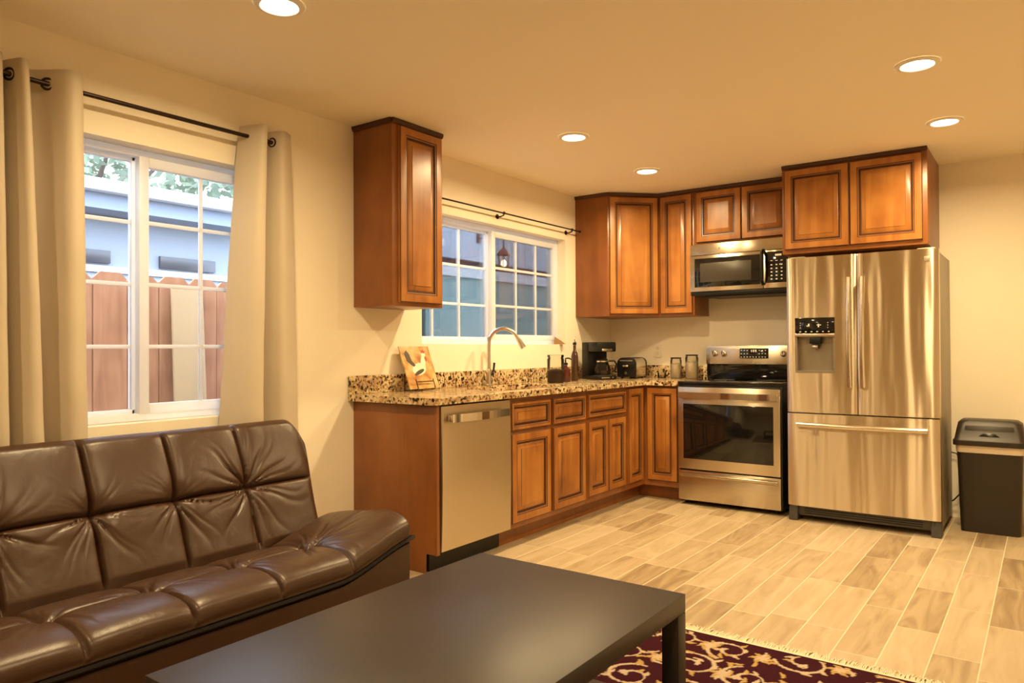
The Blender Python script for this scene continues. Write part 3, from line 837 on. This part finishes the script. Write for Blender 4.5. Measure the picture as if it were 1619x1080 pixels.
def bottle(name, label, x, y, prof, mats, cap, group=None):
    t = thing(name, label, 'bottle', (x, y, ZC+.0008), 0, group)
    MB().lathe(prof, seg=24).build('glass', mats, t)
    MB().lathe(cap, seg=16).build('cap', BLACKP, t)
    return t
AMBER = simple('dark_red_glass', (.07,.012,.008), .08, coat=.4)
BRNG = simple('dark_brown_glass', (.045,.018,.008), .08, coat=.4)
t = bottle('soap_bottle', 'short dark red pump bottle between bean jar and tall bottle', .235, -1.150,
    [(0,0),(.036,0),(.039,.006),(.039,.070),(.034,.095),(.014,.112),(.014,.125),(0,.125)], AMBER, [(0,.126),(.017,.126),(.017,.142),(.006,.146),(.006,.165),(0,.166)])
m = MB(); m.tube([(0,0,.160),(0,0,.175),(.020,.012,.178),(.040,.024,.168)], .006, seg=8); m.build('pump_spout', BLACKP, t)
t = bottle('oil_bottle', 'tall slim dark bottle with pourer left of the coffee maker', .215, -.985,
    [(0,0),(.026,0),(.028,.005),(.028,.185),(.022,.215),(.012,.235),(.011,.275),(0,.276)], BRNG, [(0,.277),(.014,.277),(.014,.292),(.008,.298),(0,.298)])
m = MB(); m.tube([(0,0,.297),(0,0,.322),(.004,.006,.340)], .005, seg=8); m.torus((.0,.012,.288),(1,0,0),.014,.002); m.build('pourer', CHROME, t)

def coffee_maker():
    t = thing('coffee_maker', 'black drip coffee maker with glass carafe in the corner', 'coffee maker', (.215, -.610, ZC+.001), math.radians(64))
    MB().box(-.095,.095,-.125,.105,0,.032,bev=.008).build('base', BLACKP, t)
    MB().box(-.095,.095,.015,.105,.0325,.300,bev=.008).build('water_tank', BLACKP, t)
    MB().box(-.094,.094,-.115,.0145,.222,.300,bev=.010).build('brew_head', BLACKP, t)
    MB().box(-.050,.050,-.1215,-.1155,.228,.246,bev=.002).build('trim_plate', STEELP, t)
    MB().lathe([(0,0),(.070,0),(.070,.004),(0,.004)], (0,-.050,.0325), seg=28).build('hot_plate', DGREY, t)
    c = MB().lathe([(0,.0375),(.060,.0375),(.068,.050),(.066,.085),(.050,.135),(.045,.152)], (0,-.050,0), seg=28).build('carafe', CLEAR, t)
    MB().lathe([(0,.170),(.030,.170),(.047,.160),(.047,.153),(0,.153)], (0,-.050,0), seg=24).build('carafe_lid', BLACKP, c)
    MB().lathe([(.0475,.140),(.0505,.140),(.0505,.150),(.0475,.150)], (0,-.050,0), seg=24).build('carafe_band', STEELP, c)
    MB().tube([(.048,-.072,.148),(.085,-.100,.150),(.098,-.110,.120),(.090,-.104,.075),(.070,-.090,.060)], .008, seg=8).build('carafe_handle', BLACKP, c)
    MB().lathe([(0,.041),(.057,.041),(.062,.050),(.061,.072),(0,.072)], (0,-.050,0), seg=24).build('coffee', simple('coffee_liquid', (.02,.008,.004), .1), c)
    m = MB(); m.lathe([(0,0),(.006,0),(.006,.003),(0,.003)], (.05,-.1255,.016), (0,-1,0), seg=12); m.box(-.06,.02,-.1265,-.1252,.010,.020); m.build('switch', STEELP, t)
coffee_maker()
def toaster():
    t = thing('toaster', 'two-slot toaster with chrome side and black ends', 'toaster', (.345, -.270, ZC+.001), math.radians(97))
    m = MB()
    arc = [(-.078,.012),(-.078,.125)]+[(-.078+.045-.045*math.cos(a), .125+.045*math.sin(a)) for a in [PI/2*k/5 for k in range(1,6)]]
    arc += [(-x, z) for x, z in arc[::-1]]
    # body section lies in local y-z, extruded along local x
    m.prism([(-.115, y, z) for y, z in arc], (.23,0,0))
    m.build('chrome_shell', CHROME, t, smooth=40)
    for s in (-1, 1):
        m = MB(); xa = .1155 if s > 0 else -.1455
        m.prism([(xa, y*1.02, z*1.01+.0005) for y, z in arc], (.030,0,0), bev=.004)
        e = m.build('end_cap', BLACKP, t)
        if s < 0:
            m = MB(); m.box(-.170,-.1465,-.024,.024,.095,.112,bev=.003); m.build('lever', STEELP, e)
            m = MB(); m.lathe([(0,0),(.014,0),(.012,.012),(0,.012)], (-.1462,0,.045), (-1,0,0), seg=16); m.build('dial', STEELP, e); MB().box(-.1485,-.1462,-.055,.055,.142,.152).build('chrome_strip', STEELP, e)
    m = MB(); m.box(-.10,.10,-.045,-.018,.1703,.172); m.box(-.10,.10,.018,.045,.1703,.172); m.build('slot_grooves', BLACKP, t)
    for x in (-.10,.10):
        for y in (-.05,.05): MB().cyl((x,y,0),(x,y,.0115),.010).build('foot', BLACKP, t)
toaster()
# small drinking glass and two canisters next to the range
t = thing('drinking_glass', 'low clear drinking glass standing between the toaster and the jars', 'glass', (.565, -.165, ZC+.0008))
MB().lathe([(.033,.062),(.036,.063),(.034,.004),(.030,.0),(0,0),(0,.006),(.028,.007),(.033,.062)], seg=24).build('tumbler', CLEAR, t)
jar(.685, -.150, .046, .172, 'shorter glass jar with dark lid and pale contents beside the toaster', DLID, (PALE, .125), .014)
jar(.820, -.145, .052, .196, 'taller glass jar with dark lid and pale contents beside the range', DLID, (PALE, .145), .014)
# wall outlet
t = thing('wall_outlet', 'cream wall outlet plate above the counter near the range', 'outlet', (.455, -.0008, 1.085))
MB().box(-.036,.036,-.006,0,0,.116,bev=.002).build('cover_plate', OUTLETM, t)
m = MB()
for z in (.036,.080): m.lathe([(0,0),(.016,0),(.016,.002),(0,.002)], (0,-.0062,z), (0,-1,0), seg=20)
m.build('receptacle', simple('outlet_face', (.70,.64,.53), .4), t)
# small tan wedge on the sill
t = tag(MB().prism([(0,0,0),(.10,.02,.0),(.055,.025,.028),(0,.012,.062)], (-.022,.034,0), bev=.002).build('wooden_wedge', simple('tan_wood', (.30,.16,.06), .6)), 'small tan wooden wedge on the sill of the sink window', 'wedge')
t.location = (-.045, -.875, W2[2]+.001)

# ------------------------------------------------------------------ curtain rods and curtains
def rod(name, label, x, z, ya, yb, r, brackets, fin=.016, mat=BRONZE):
    t = thing(name, label, 'curtain rod', (x, (ya+yb)/2, z))
    yc = (ya+yb)/2
    MB().cyl((0,ya-yc,0),(0,yb-yc,0),r,seg=14).build('pole', mat, t)
    for y, s in ((ya,-1),(yb,1)):
        MB().lathe([(0,0),(r*1.15,0),(fin,.008),(fin,.020),(fin*.7,.030),(0,.032)], (0,y-yc,0), (0,s,0), seg=16).build('finial', mat, t)
    for y in brackets:
        m = MB(); m.tube([(-x+.002,y-yc,-.018),(-x+.03,y-yc,-.022),(0,y-yc,-.014)], .005, seg=8); m.lathe([(0,0),(.018,0),(.018,.004),(0,.004)], (-x+.0008,y-yc,-.018), (1,0,0), seg=16)
        m.torus((0,y-yc,0),(0,1,0),r+.004,.003,seg=16,rs=6)
        m.build('bracket', mat, t)
rod('curtain_rod', 'dark bronze curtain rod carrying the two curtains above the left window', .085, 2.190, -5.10, -3.600, .0095, (-5.0, -3.665))
rod('cafe_rod', 'thin bare dark curtain rod over the sink window', .062, 2.128, -2.40, -.655, .0055, (-1.685, -.76), fin=.010)

def catmull(pts, n):
    P = np.array(pts, float); out = []
    m = len(P)-1
    for k in range(n):
        s = k/(n-1)*m; i = min(int(s), m-1); u = s-i
        p0, p1, p2, p3 = P[max(i-1,0)], P[i], P[i+1], P[min(i+2,m)]
        out.append(.5*((2*p1)+(-p0+p2)*u+(2*p0-5*p1+4*p2-p3)*u*u+(-p0+3*p1-3*p2+p3)*u**3))
    return np.array(out)
def curtain(label, top, bot, ztop, zbot, rings):
    t = thing('curtain', label, 'curtain', (.085, float(np.mean([p[0] for p in top])), zbot), 0, 'curtains at the left window')
    o = np.array(t.location); n = 150; nz = 40
    A = catmull(top, n); B = catmull(bot, n)
    rows = []
    for j in range(nz+1):
        s = j/nz; z = ztop + (zbot-ztop)*s
        k = s**.8
        C = A*(1-k)+B*k; C[:,1] = np.clip(C[:,1], .012, .2)
        wob = .004*np.sin(z*9+C[:,0]*25)*s + .0025*np.sin(z*23+C[:,0]*13)*s
        rows.append(np.stack([C[:,1]+wob-o[0], C[:,0]-o[1], np.full(n, z-o[2])], 1))
    m = MB(); m.grid(rows)
    c = m.build('panel', CURTAIN, t, smooth=80)
    sd = c.modifiers.new('thick', 'SOLIDIFY'); sd.thickness = .003; sd.offset = 0
    for y, x, ax in rings:
        MB().torus((.085-o[0], y-o[1], 2.190-o[2]), ax, .021, .0045, seg=24, rs=8).build('grommet', BRONZE, t)
# plan points: (y, x)
RT = [(-3.775,.030),(-3.762,.080),(-3.740,.148),(-3.720,.163),(-3.704,.145),(-3.698,.060),(-3.688,.016),(-3.655,.014),(-3.640,.030),(-3.628,.095),(-3.605,.135),(-3.570,.125),(-3.530,.095),(-3.510,.050)]
RB = [(-3.930,.030),(-3.895,.080),(-3.830,.150),(-3.770,.168),(-3.748,.150),(-3.740,.060),(-3.722,.016),(-3.670,.014),(-3.655,.030),(-3.640,.095),(-3.605,.138),(-3.540,.128),(-3.480,.100),(-3.450,.050)]
curtain('beige grommet curtain on the right side of the left window', RT, RB, 2.245, .06, [(-3.760,.085,(.35,-.9,0)),(-3.700,.085,(.1,1,0)),(-3.630,.085,(.15,-1,0))])
LT = [(-5.06,.05),(-5.0,.13),(-4.93,.13),(-4.912,.03),(-4.895,.020),(-4.86,.10),(-4.83,.138),(-4.806,.125),(-4.798,.03),(-4.785,.020),(-4.765,.09),(-4.745,.138),(-4.722,.125),(-4.712,.04),(-4.698,.020),(-4.66,.055),(-4.60,.140),(-4.56,.150),(-4.53,.120),(-4.512,.050)]
LB = [(-5.08,.05),(-5.0,.14),(-4.93,.14),(-4.905,.03),(-4.885,.020),(-4.85,.10),(-4.815,.145),(-4.775,.135),(-4.765,.03),(-4.750,.020),(-4.725,.10),(-4.690,.155),(-4.650,.145),(-4.640,.04),(-4.625,.020),(-4.605,.060),(-4.575,.150),(-4.530,.158),(-4.502,.120),(-4.485,.050)]
curtain('beige grommet curtain on the left side of the left window, cut by photo edge', LT, LB, 2.245, .06, [(-4.640,.085,(.75,-.6,0)),(-4.521,.085,(.25,1,0)),(-4.717,.085,(.1,1,0)),(-4.768,.085,(.5,-.8,0))])

# ------------------------------------------------------------------ sofa
def sofa():
    YE, YS = -3.635, -5.56
    t = thing('sofa', 'dark brown tufted leather futon sofa under the left window', 'sofa', (.70, -4.6, 0))
    O = np.array([.70, -4.6, 0.])
    seams = [-3.975 - .317*k for k in range(5)]
    edges = [YE] + seams + [YS]
    def cellu(y):
        for a, b in zip(edges[:-1], edges[1:]):
            if b <= y <= a: return (y-b)/(a-b)
        return 0.0
    rs = np.random.default_rng(3)
    ph = {k: rs.uniform(0, 6.28, 6) for k in range(5)}
    def quilt(y, s, smid, S, amp, up=1.0):
        """y world, s arc position, smid arc position of the long seam, S total arc length."""
        u = cellu(y); v = s/smid if s < smid else (s-smid)/(S-smid)
        pil = amp*math.sqrt(max(0,(1-(2*u-1)**4)*(1-(2*v-1)**6)))
        d = pil
        d -= .013*math.exp(-((s-smid)/.007)**2)
        for k, yk in enumerate(seams):
            dy = y-yk; ds = s-smid
            d -= .016*math.exp(-(dy/.007)**2)
            r = math.hypot(dy, ds)
            d -= .020*math.exp(-(r/.045)**2)
            if r < .30:
                th = math.atan2(ds, dy); p = ph[k]
                th2 = th+.10*math.sin(r*22+p[3])*r*3
                wr = (1-abs(math.sin(2.5*th2+p[0])))**5 + .9*(1-abs(math.sin(3.5*th2+p[1])))**6 + .7*(1-abs(math.sin(5*th2+p[2])))**5
                d -= (.017 if k == 0 else .0125*(up if s > smid else 1.0))*wr*math.exp(-(r/(.16 if k == 0 else .135))**2)*min(1, r/.03)
        return d
    def lift(y):
        a = min(1, max(0, (y+4.02)/(YE+4.02)))
        return .092*a*a*(3-2*a)*.55+.092*a*.45 if a > 0 else 0
    def section(pts, n):
        P = np.array(pts); seg = np.hypot(*np.diff(P, axis=0).T); c = np.concatenate([[0], np.cumsum(seg)])
        C = catmull(pts, 400); sg = np.hypot(*np.diff(C, axis=0).T); cc = np.concatenate([[0], np.cumsum(sg)])
        ss = np.linspace(0, cc[-1], n)
        return np.stack([np.interp(ss, cc, C[:,0]), np.interp(ss, cc, C[:,1])], 1), ss
    def swept(sec_front, nf, sec_back, smid_pt, amp, lift_on, name, round_top):
        F, s = section(sec_front, nf)
        smid = s[np.argmin(np.hypot(F[:,0]-smid_pt[0], F[:,1]-smid_pt[1]))]
        Tn = np.gradient(F, axis=0); Nn = np.stack([Tn[:,1], -Tn[:,0]], 1); Nn /= np.linalg.norm(Nn, axis=1)[:,None]
        # normals point away from the back points
        cen = np.mean(np.array(sec_back), axis=0)
        if np.dot(Nn[nf//2], F[nf//2]-cen) < 0: Nn = -Nn
        Bk = np.array(sec_back)
        ys = list(np.linspace(YS, YE, 400))
        rows = []
        cx = (F.mean(0)+Bk.mean(0))/2
        for y in ys:
            e = min(y-YS, YE-y)
            k = 1.0 if e > .05 else math.sqrt(max(0, 1-((.05-e)/.05)**2))
            kk = .35+.65*k
            pts = []
            for i in range(nf):
                w_ = min(1, i/10, (nf-1-i)/10)
                d = quilt(y, s[i], smid, s[-1], amp, .3 if round_top else .9)*w_*k
                p = F[i]+Nn[i]*d
                pts.append(p)
            pts = np.array(pts+list(Bk))
            if round_top and e < .07:
                # round the upper corner
                q = 1-math.sqrt(max(0, 1-((.07-e)/.07)**2))
                zt_ = .845; over = np.clip((pts[:,1]-.60)/(zt_-.60), 0, 1)
                pts[:,1] -= over*q*.07; 
            cy_ = pts.mean(0)
            pts = cy_+(pts-cy_)*np.array([kk, 1-(1-kk)*.25])
            if lift_on:
                lz = lift(y); pts[:,1] += lz
            rows.append(np.stack([pts[:,0]-O[0], np.full(len(pts), y-O[1]), pts[:,1]-O[2]], 1))
        m = MB(); V = m.grid(rows, closed_v=True)
        m.bm.faces.new(V[0]); m.bm.faces.new(V[-1])
        return m.build(name, LEATHER, t, smooth=75)
    back_f = [(.490,.300),(.470,.350),(.430,.450),(.385,.580),(.335,.700),(.290,.790),(.262,.828),(.225,.836)]
    back_b = [(.185,.815),(.180,.760),(.230,.640),(.290,.480),(.330,.330),(.400,.290)]
    swept(back_f, 104, back_b, (.385,.580), .022, False, 'backrest', True)
    seat_f = [(.500,.318),(.560,.338),(.650,.358),(.780,.378),(.900,.392),(.980,.390),(1.035,.370),(1.055,.335),(1.050,.312)]
    seat_b = [(1.000,.300),(.800,.285),(.600,.270),(.500,.275)]
    swept(seat_f, 104, seat_b, (.780,.378), .015, True, 'seat', False)
    # base and piping following the raised end
    def strip(sec, name, mat, ya, yb, zl):
        ys = np.linspace(ya, yb, 60); rows = []
        for y in ys:
            lz = lift(y)
            rows.append([(x-O[0], y-O[1], z+lz*f) for x, z, f in sec])
        m = MB(); V = m.grid(rows, closed_v=True); m.bm.faces.new(V[0]); m.bm.faces.new(V[-1])
        return m.build(name, mat, t, smooth=50)
    strip([(.52,.262,1),(1.012,.292,1),(1.034,.280,1),(1.036,.262,1),(1.028,.10,0),(.985,.085,0),(.52,.085,0)], 'base', LEATHER, YS+.03, YE-.02, 0)
    strip([(1.0,.303,1),(1.048,.310,1),(1.056,.302,1),(1.048,.294,1),(1.0,.290,1)], 'piping', LEATHERD, YS+.02, YE-.008, 0)
    for x in (.60, .95):
        for y in (YS+.15, YE-.20):
            MB().lathe([(0,0),(.020,0),(.026,.083),(0,.083)], (x-O[0], y-O[1], .001), seg=16).build('leg', BLACKP, t)
sofa()

# ------------------------------------------------------------------ coffee table
def table():
    x0,x1,y0,y1 = 1.548,2.308,-5.025,-3.828
    RZ = .0135
    t = thing('coffee_table', 'black-brown rectangular coffee table with lower shelf', 'table', ((x0+x1)/2,(y0+y1)/2,RZ))
    hx, hy = (x1-x0)/2, (y1-y0)/2
    MB().box(-hx,hx,-hy,hy,.385,.4365,bev=.0015).build('tabletop', TABLEM, t)
    L_ = .052
    for sx in (-1,1):
        for sy in (-1,1):
            xa = sx*hx-(L_ if sx>0 else 0); ya = sy*hy-(L_ if sy>0 else 0)
            MB().box(xa,xa+L_,ya,ya+L_,.0,.3845,bev=.0015).build('leg', TABLEM, t)
    MB().box(-hx+.005,hx-.005,-hy+L_+.001,hy-L_-.001,.118,.136,bev=.001).build('lower_shelf', TABLEM, t)
table()

# ------------------------------------------------------------------ rug with scrolling flowers
def rug():
    x0,x1,y0,y1 = 1.20,3.55,-5.6,-2.985
    t = thing('rug', 'maroon rug with cream and gold floral scrolls and fringed end', 'rug', (x0,y0,0))
    st = .005
    nx, ny = int((x1-x0)/st), int((y1-y0)/st)
    img = np.zeros((ny+1, nx+1), np.uint8)
    r2 = np.random.default_rng(11)
    def disc(cx, cy, r, v):
        i0,i1 = max(0,int((cx-r)/st)), min(nx,int((cx+r)/st)+1); j0,j1 = max(0,int((cy-r)/st)), min(ny,int((cy+r)/st)+1)
        if i1 <= i0 or j1 <= j0: return
        X,Y = np.meshgrid(np.arange(i0,i1+1)*st, np.arange(j0,j1+1)*st)
        k = (X-cx)**2+(Y-cy)**2 <= r*r
        img[j0:j1+1,i0:i1+1][k] = v
    def leaf(cx, cy, a, L_, wd, v):
        for k in range(9):
            s = k/8; disc(cx+math.cos(a+.5*s)*L_*s, cy+math.sin(a+.5*s)*L_*s, max(.0045, wd*math.sin(PI*min(.97,.12+.85*s))), v)
    def spiral(cx, cy, R, a0, turns, sgn):
        n = int(110*turns)
        for k in range(n):
            s = k/n; r = R*(1-.82*s); a = a0+sgn*s*turns*2*PI
            x, y = cx+r*math.cos(a), cy+r*math.sin(a)
            disc(x, y, .0055+.002*math.sin(s*9), 1)
            if k % 17 == 8:
                leaf(x, y, a+sgn*(.6 if (k//17) % 2 else -.9)+(0 if (k//17) % 2 else 0), .042*(1-.4*s), .009, 1 if (k//17) % 3 else 2)
    def flower(cx, cy, R, a0):
        for k in range(6): leaf(cx, cy, a0+k*PI/3, R, R*.26, 2)
        for k in range(6): leaf(cx, cy, a0+.5+k*PI/3, R*.55, R*.14, 1)
        disc(cx, cy, R*.24, 1)
    gx = .25; gy = .215
    for j in range(int((y1-y0)/gy)+2):
        for i in range(int((x1-x0)/gx)+2):
            cx = i*gx+(.5*gx if j % 2 else 0)+r2.uniform(-.03,.03); cy = (y1-y0)-.085-j*gy+r2.uniform(-.03,.03)
            spiral(cx, cy, .092+r2.uniform(-.01,.014), r2.uniform(0,6.28), 1.35, 1 if (i+j) % 2 else -1)
            flower(cx+gx*.5, cy+r2.uniform(-.03,.03), .047, r2.uniform(0,1))
            for q in range(4):
                leaf(cx+r2.uniform(-.15,.15), cy+r2.uniform(-.12,.12), r2.uniform(0,6.28), .04, .008, 1 if q % 2 else 2)
    img[-3:,:] = 0; img[:2,:] = 0; img[:,:2] = 0; img[:,-2:] = 0
    xs = np.arange(nx+1)*st; ys = np.arange(ny+1)*st
    X,Y = np.meshgrid(xs, ys)
    Z = .010 + .0006*(img > 0)
    co = np.stack([X,Y,Z], -1).reshape(-1,3)
    idx = np.arange((nx+1)*(ny+1)).reshape(ny+1,nx+1)
    fa = np.stack([idx[:-1,:-1],idx[:-1,1:],idx[1:,1:],idx[1:,:-1]], -1).reshape(-1,4)
    # skirt
    nv = len(co); ring = list(idx[0,:])+list(idx[1:,-1])+list(idx[-1,-2::-1])+list(idx[-2:0:-1,0])
    low = co[ring].copy(); low[:,2] = .001
    co = np.concatenate([co, low]); n_ = len(ring)
    sk = np.array([[ring[k], nv+k, nv+(k+1)%n_, ring[(k+1)%n_]] for k in range(n_)])
    fa = np.concatenate([fa, sk])
    me = bpy.data.meshes.new('pile')
    me.vertices.add(len(co)); me.vertices.foreach_set('co', co.ravel().astype(np.float32))
    me.loops.add(fa.size); me.loops.foreach_set('vertex_index', fa.ravel().astype(np.int32))
    me.polygons.add(len(fa)); me.polygons.foreach_set('loop_start', np.arange(0, fa.size, 4, dtype=np.int32))
    me.update(calc_edges=True)
    pal = np.array([(.034,.0035,.008,1),(.44,.34,.235,1),(.38,.245,.085,1)], np.float32)
    cols = np.concatenate([pal[img.reshape(-1)], np.tile(pal[0], (n_,1))])
    ca = me.color_attributes.new('pattern', 'FLOAT_COLOR', 'POINT'); ca.data.foreach_set('color', cols.ravel())
    m, n, l, b = newmat('rug_pile')
    at = n.new('ShaderNodeAttribute'); at.attribute_name = 'pattern'; l.new(at.outputs['Color'], b.inputs['Base Color'])
    b.inputs['Roughness'].default_value = .95; b.inputs['Specular IOR Level'].default_value = .1
    no = n.new('ShaderNodeTexNoise'); no.inputs['Scale'].default_value = 350; bp = n.new('ShaderNodeBump'); bp.inputs['Strength'].default_value = .5; bp.inputs['Distance'].default_value = .004
    tx = n.new('ShaderNodeTexCoord'); l.new(tx.outputs['Object'], no.inputs['Vector']); l.new(no.outputs[0], bp.inputs['Height']); l.new(bp.outputs[0], b.inputs['Normal'])
    me.materials.append(m)
    o = bpy.data.objects.new('pile', me); col.objects.link(o); o.parent = t
    # knotted fringe along the far end
    mb = MB(); r3 = random.Random(5); x = .0
    mb.box(0, x1-x0, y1-y0+.0005, y1-y0+.014, .001, .008, bev=.002)
    while x < x1-x0:
        a = r3.uniform(-.010,.010); Ln = r3.uniform(.045,.070); h = r3.uniform(.004,.008); y = y1-y0+.012
        b2 = a+r3.uniform(-.012,.012)
        mb.tube([(x,y,.005),(x+a*.5,y+Ln*.5,h),(x+b2,y+Ln,.003)], [.0026,.0024,.0016], seg=5)
        x += r3.uniform(.0028,.0048)
    fr = mb.build('fringe', simple('fringe_cotton', (.66,.56,.40), .9), t)
rug()

# ------------------------------------------------------------------ outside the windows
struct(MB().box(-14, -.17, -16, 12, -.25, -.15).build('ground', simple('yard_soil', (.22,.19,.15), .9, bump=.5, bscale=8)))
def fence():
    t = thing('fence', 'reddish wooden picket fence outside the left window', 'fence', (-.95, -3.3, -.15))
    FW = wood('fence_wood', (.19,.075,.035), (.29,.125,.06), (.37,.18,.095), rough=.8, coat=0, scale=(12,12,1.2))
    m = MB(); r = random.Random(4); y = -3.6
    while y < 1.7:
        h = 1.735+r.uniform(-.012,.012); w_ = .176; c = .035; x = r.uniform(-.004,.004)
        m.prism([(x,y,0),(x,y+w_,0),(x,y+w_,h-c),(x,y+w_-c,h),(x,y+c,h),(x,y,h-c)], (-.018,0,0))
        y += w_+.005
    m.build('picket_boards', FW, t, smooth=0)
    m = MB(); m.box(-.062,-.024,-3.6,1.75,.35,.44); m.box(-.062,-.024,-3.6,1.75,1.30,1.39); m.build('rails', FW, t, smooth=0)
fence()
t = tag(MB().hexa([(-.80,-3.60,-.15),(-.80,-3.40,-.15),(-.82,-3.40,-.15),(-.82,-3.60,-.15),(-.89,-3.60,1.53),(-.89,-3.41,1.53),(-.91,-3.41,1.53),(-.91,-3.60,1.53)], bev=.002).build('loose_board', simple('pale_board', (.33,.225,.115), .7)), 'pale board leaning against the fence outside the left window', 'board')
SID = simple('siding_blue_grey', (.235,.275,.325), .8); EAVE = simple('eave_blue_grey', (.20,.245,.32), .8); WTRIM = simple('house_trim_white', (.50,.53,.56), .7)
DWIN = simple('dark_window', (.05,.055,.065), .25)
def house_a():
    t = thing('house', 'blue-grey neighbouring house behind the fence with white gutter', 'house', (-2.8, -3.2, -.15))
    z = .15
    MB().box(-3, 0, -5.0, 3.6, 0, 2.22+z).build('wall', SID, t, smooth=0)
    m = MB(); m.prism([(.30,-5.1,2.225+z),(.30,-5.1,2.38+z),(-2.5,-5.1,3.05+z),(-2.5,-5.1,2.225+z)], (0,8.8,0)); m.build('roof', EAVE, t, smooth=0)
    MB().box(.3005,.40,-5.1,3.7,2.34+z,2.43+z,bev=.01).build('gutter', WTRIM, t)
    for ya in (-.35, .55, 1.3):
        MB().box(.0005,.03,ya,ya+.5,1.85+z,1.95+z,bev=.003).build('window', DWIN, t)
    MB().box(.0005,.02,-4.8,3.6,1.78+z,1.83+z).build('trim_band', WTRIM, t)
house_a()
GRN = simple('siding_green', (.24,.33,.31), .8)
def siding_bumps():
    m, n, l, b = newmat('siding_green_boards')
    tx = n.new('ShaderNodeTexCoord'); wv = n.new('ShaderNodeTexWave'); wv.wave_type = 'BANDS'; wv.bands_direction = 'Y'; wv.inputs['Scale'].default_value = 1.6; wv.wave_profile = 'SAW'
    l.new(tx.outputs['Object'], wv.inputs['Vector'])
    r = ramp(n, [(.0,(.14,.20,.19)),(.10,(.25,.345,.325)),(1,(.23,.32,.30))]); l.new(wv.outputs['Fac'], r.inputs[0]); l.new(r.outputs[0], b.inputs['Base Color']); b.inputs['Roughness'].default_value = .8
    return m
def house_b():
    t = thing('shed', 'green board-sided outbuilding seen through the sink window', 'shed', (-2.8, 3.2, -.15))
    z = .15
    MB().box(-2.5, 0, -2.6, 4.0, 0, 2.07+z).build('wall', siding_bumps(), t, smooth=0)
    MB().box(-2.5, .04, -2.62, 4.0, 2.0705+z, 2.20+z).build('trim_band', WTRIM, t, smooth=0)
    MB().box(-2.5, .02, -2.62, 4.0, 2.2005+z, 2.28+z).build('soffit_board', simple('soffit_brown', (.09,.05,.05), .8), t, smooth=0)
    MB().box(-2.5, .10, -2.62, 4.0, 2.2805+z, 3.1+z).build('fascia', simple('fascia_grey', (.34,.38,.44), .8), t, smooth=0)
house_b()
def lantern():
    t = thing('lantern', 'small lit lantern with domed roof hanging outside the sink window', 'lantern', (-2.3, 1.49, 2.175))
    LB = simple('lantern_bronze', (.09,.03,.025), .5)
    MB().lathe([(.085,.155),(.080,.175),(.050,.215),(.018,.245),(.010,.275),(0,.276)], seg=8).build('roof', LB, t, smooth=20)
    m = MB()
    for k in range(6):
        a = 2*PI*k/6; m.tube([(.062*math.cos(a),.062*math.sin(a),.0),(.072*math.cos(a),.072*math.sin(a),.156)], .005, seg=6)
    m.lathe([(0,-.005),(.066,-.005),(.066,.006),(0,.006)], seg=12)
    m.build('cage', LB, t)
    MB().lathe([(0,.012),(.022,.016),(.036,.045),(.032,.075),(.014,.10),(0,.102)], seg=16).build('bulb', simple('lantern_bulb', (.9,.8,.5), .4, emis=(1,.80,.45), es=14), t)
    m = MB(); m.tube([(0,0,.274),(0,0,.40),(-.392,0,.40)], .008, seg=8); m.box(-.4003,-.388,-.04,.04,.34,.46); m.build('bracket', LB, t)
lantern()
def tree():
    t = thing('tree', 'pale leafy tree showing above the neighbouring roof', 'tree', (-7.0, -1.6, -.15))
    LF = simple('leaf_green', (.20,.25,.17), .8)
    m = MB(); r = random.Random(9)
    for k in range(4200):
        a, b = r.uniform(0,2*PI), r.uniform(-1,1); R = 2.0*r.uniform(.35,1)**.5
        c = Vector((R*math.sqrt(1-b*b)*math.cos(a), 1.4*R*math.sqrt(1-b*b)*math.sin(a), 4.1+R*b*.75))
        d = Vector((r.uniform(-1,1),r.uniform(-1,1),r.uniform(-1,1))).normalized(); e = d.orthogonal().normalized()*.045; d *= .10
        m.bm.faces.new([m.bm.verts.new(c-d), m.bm.verts.new(c+e), m.bm.verts.new(c+d), m.bm.verts.new(c-e)])
    m.build('crown', LF, t, smooth=0)
    m = MB(); m.tube([(0,0,0),(.1,.05,1.5),(.05,-.05,2.8),(0,.1,4.3)], [.16,.13,.10,.04], seg=10)
    for k in range(7):
        a = k*.9; m.tube([(.05,0,2.4+.2*k),(.7*math.cos(a),.7*math.sin(a),3.2+.18*k),(1.3*math.cos(a),1.4*math.sin(a),3.9+.15*k)], [.06,.04,.015], seg=7)
    m.build('trunk', simple('bark', (.12,.09,.07), .9), t)
tree()
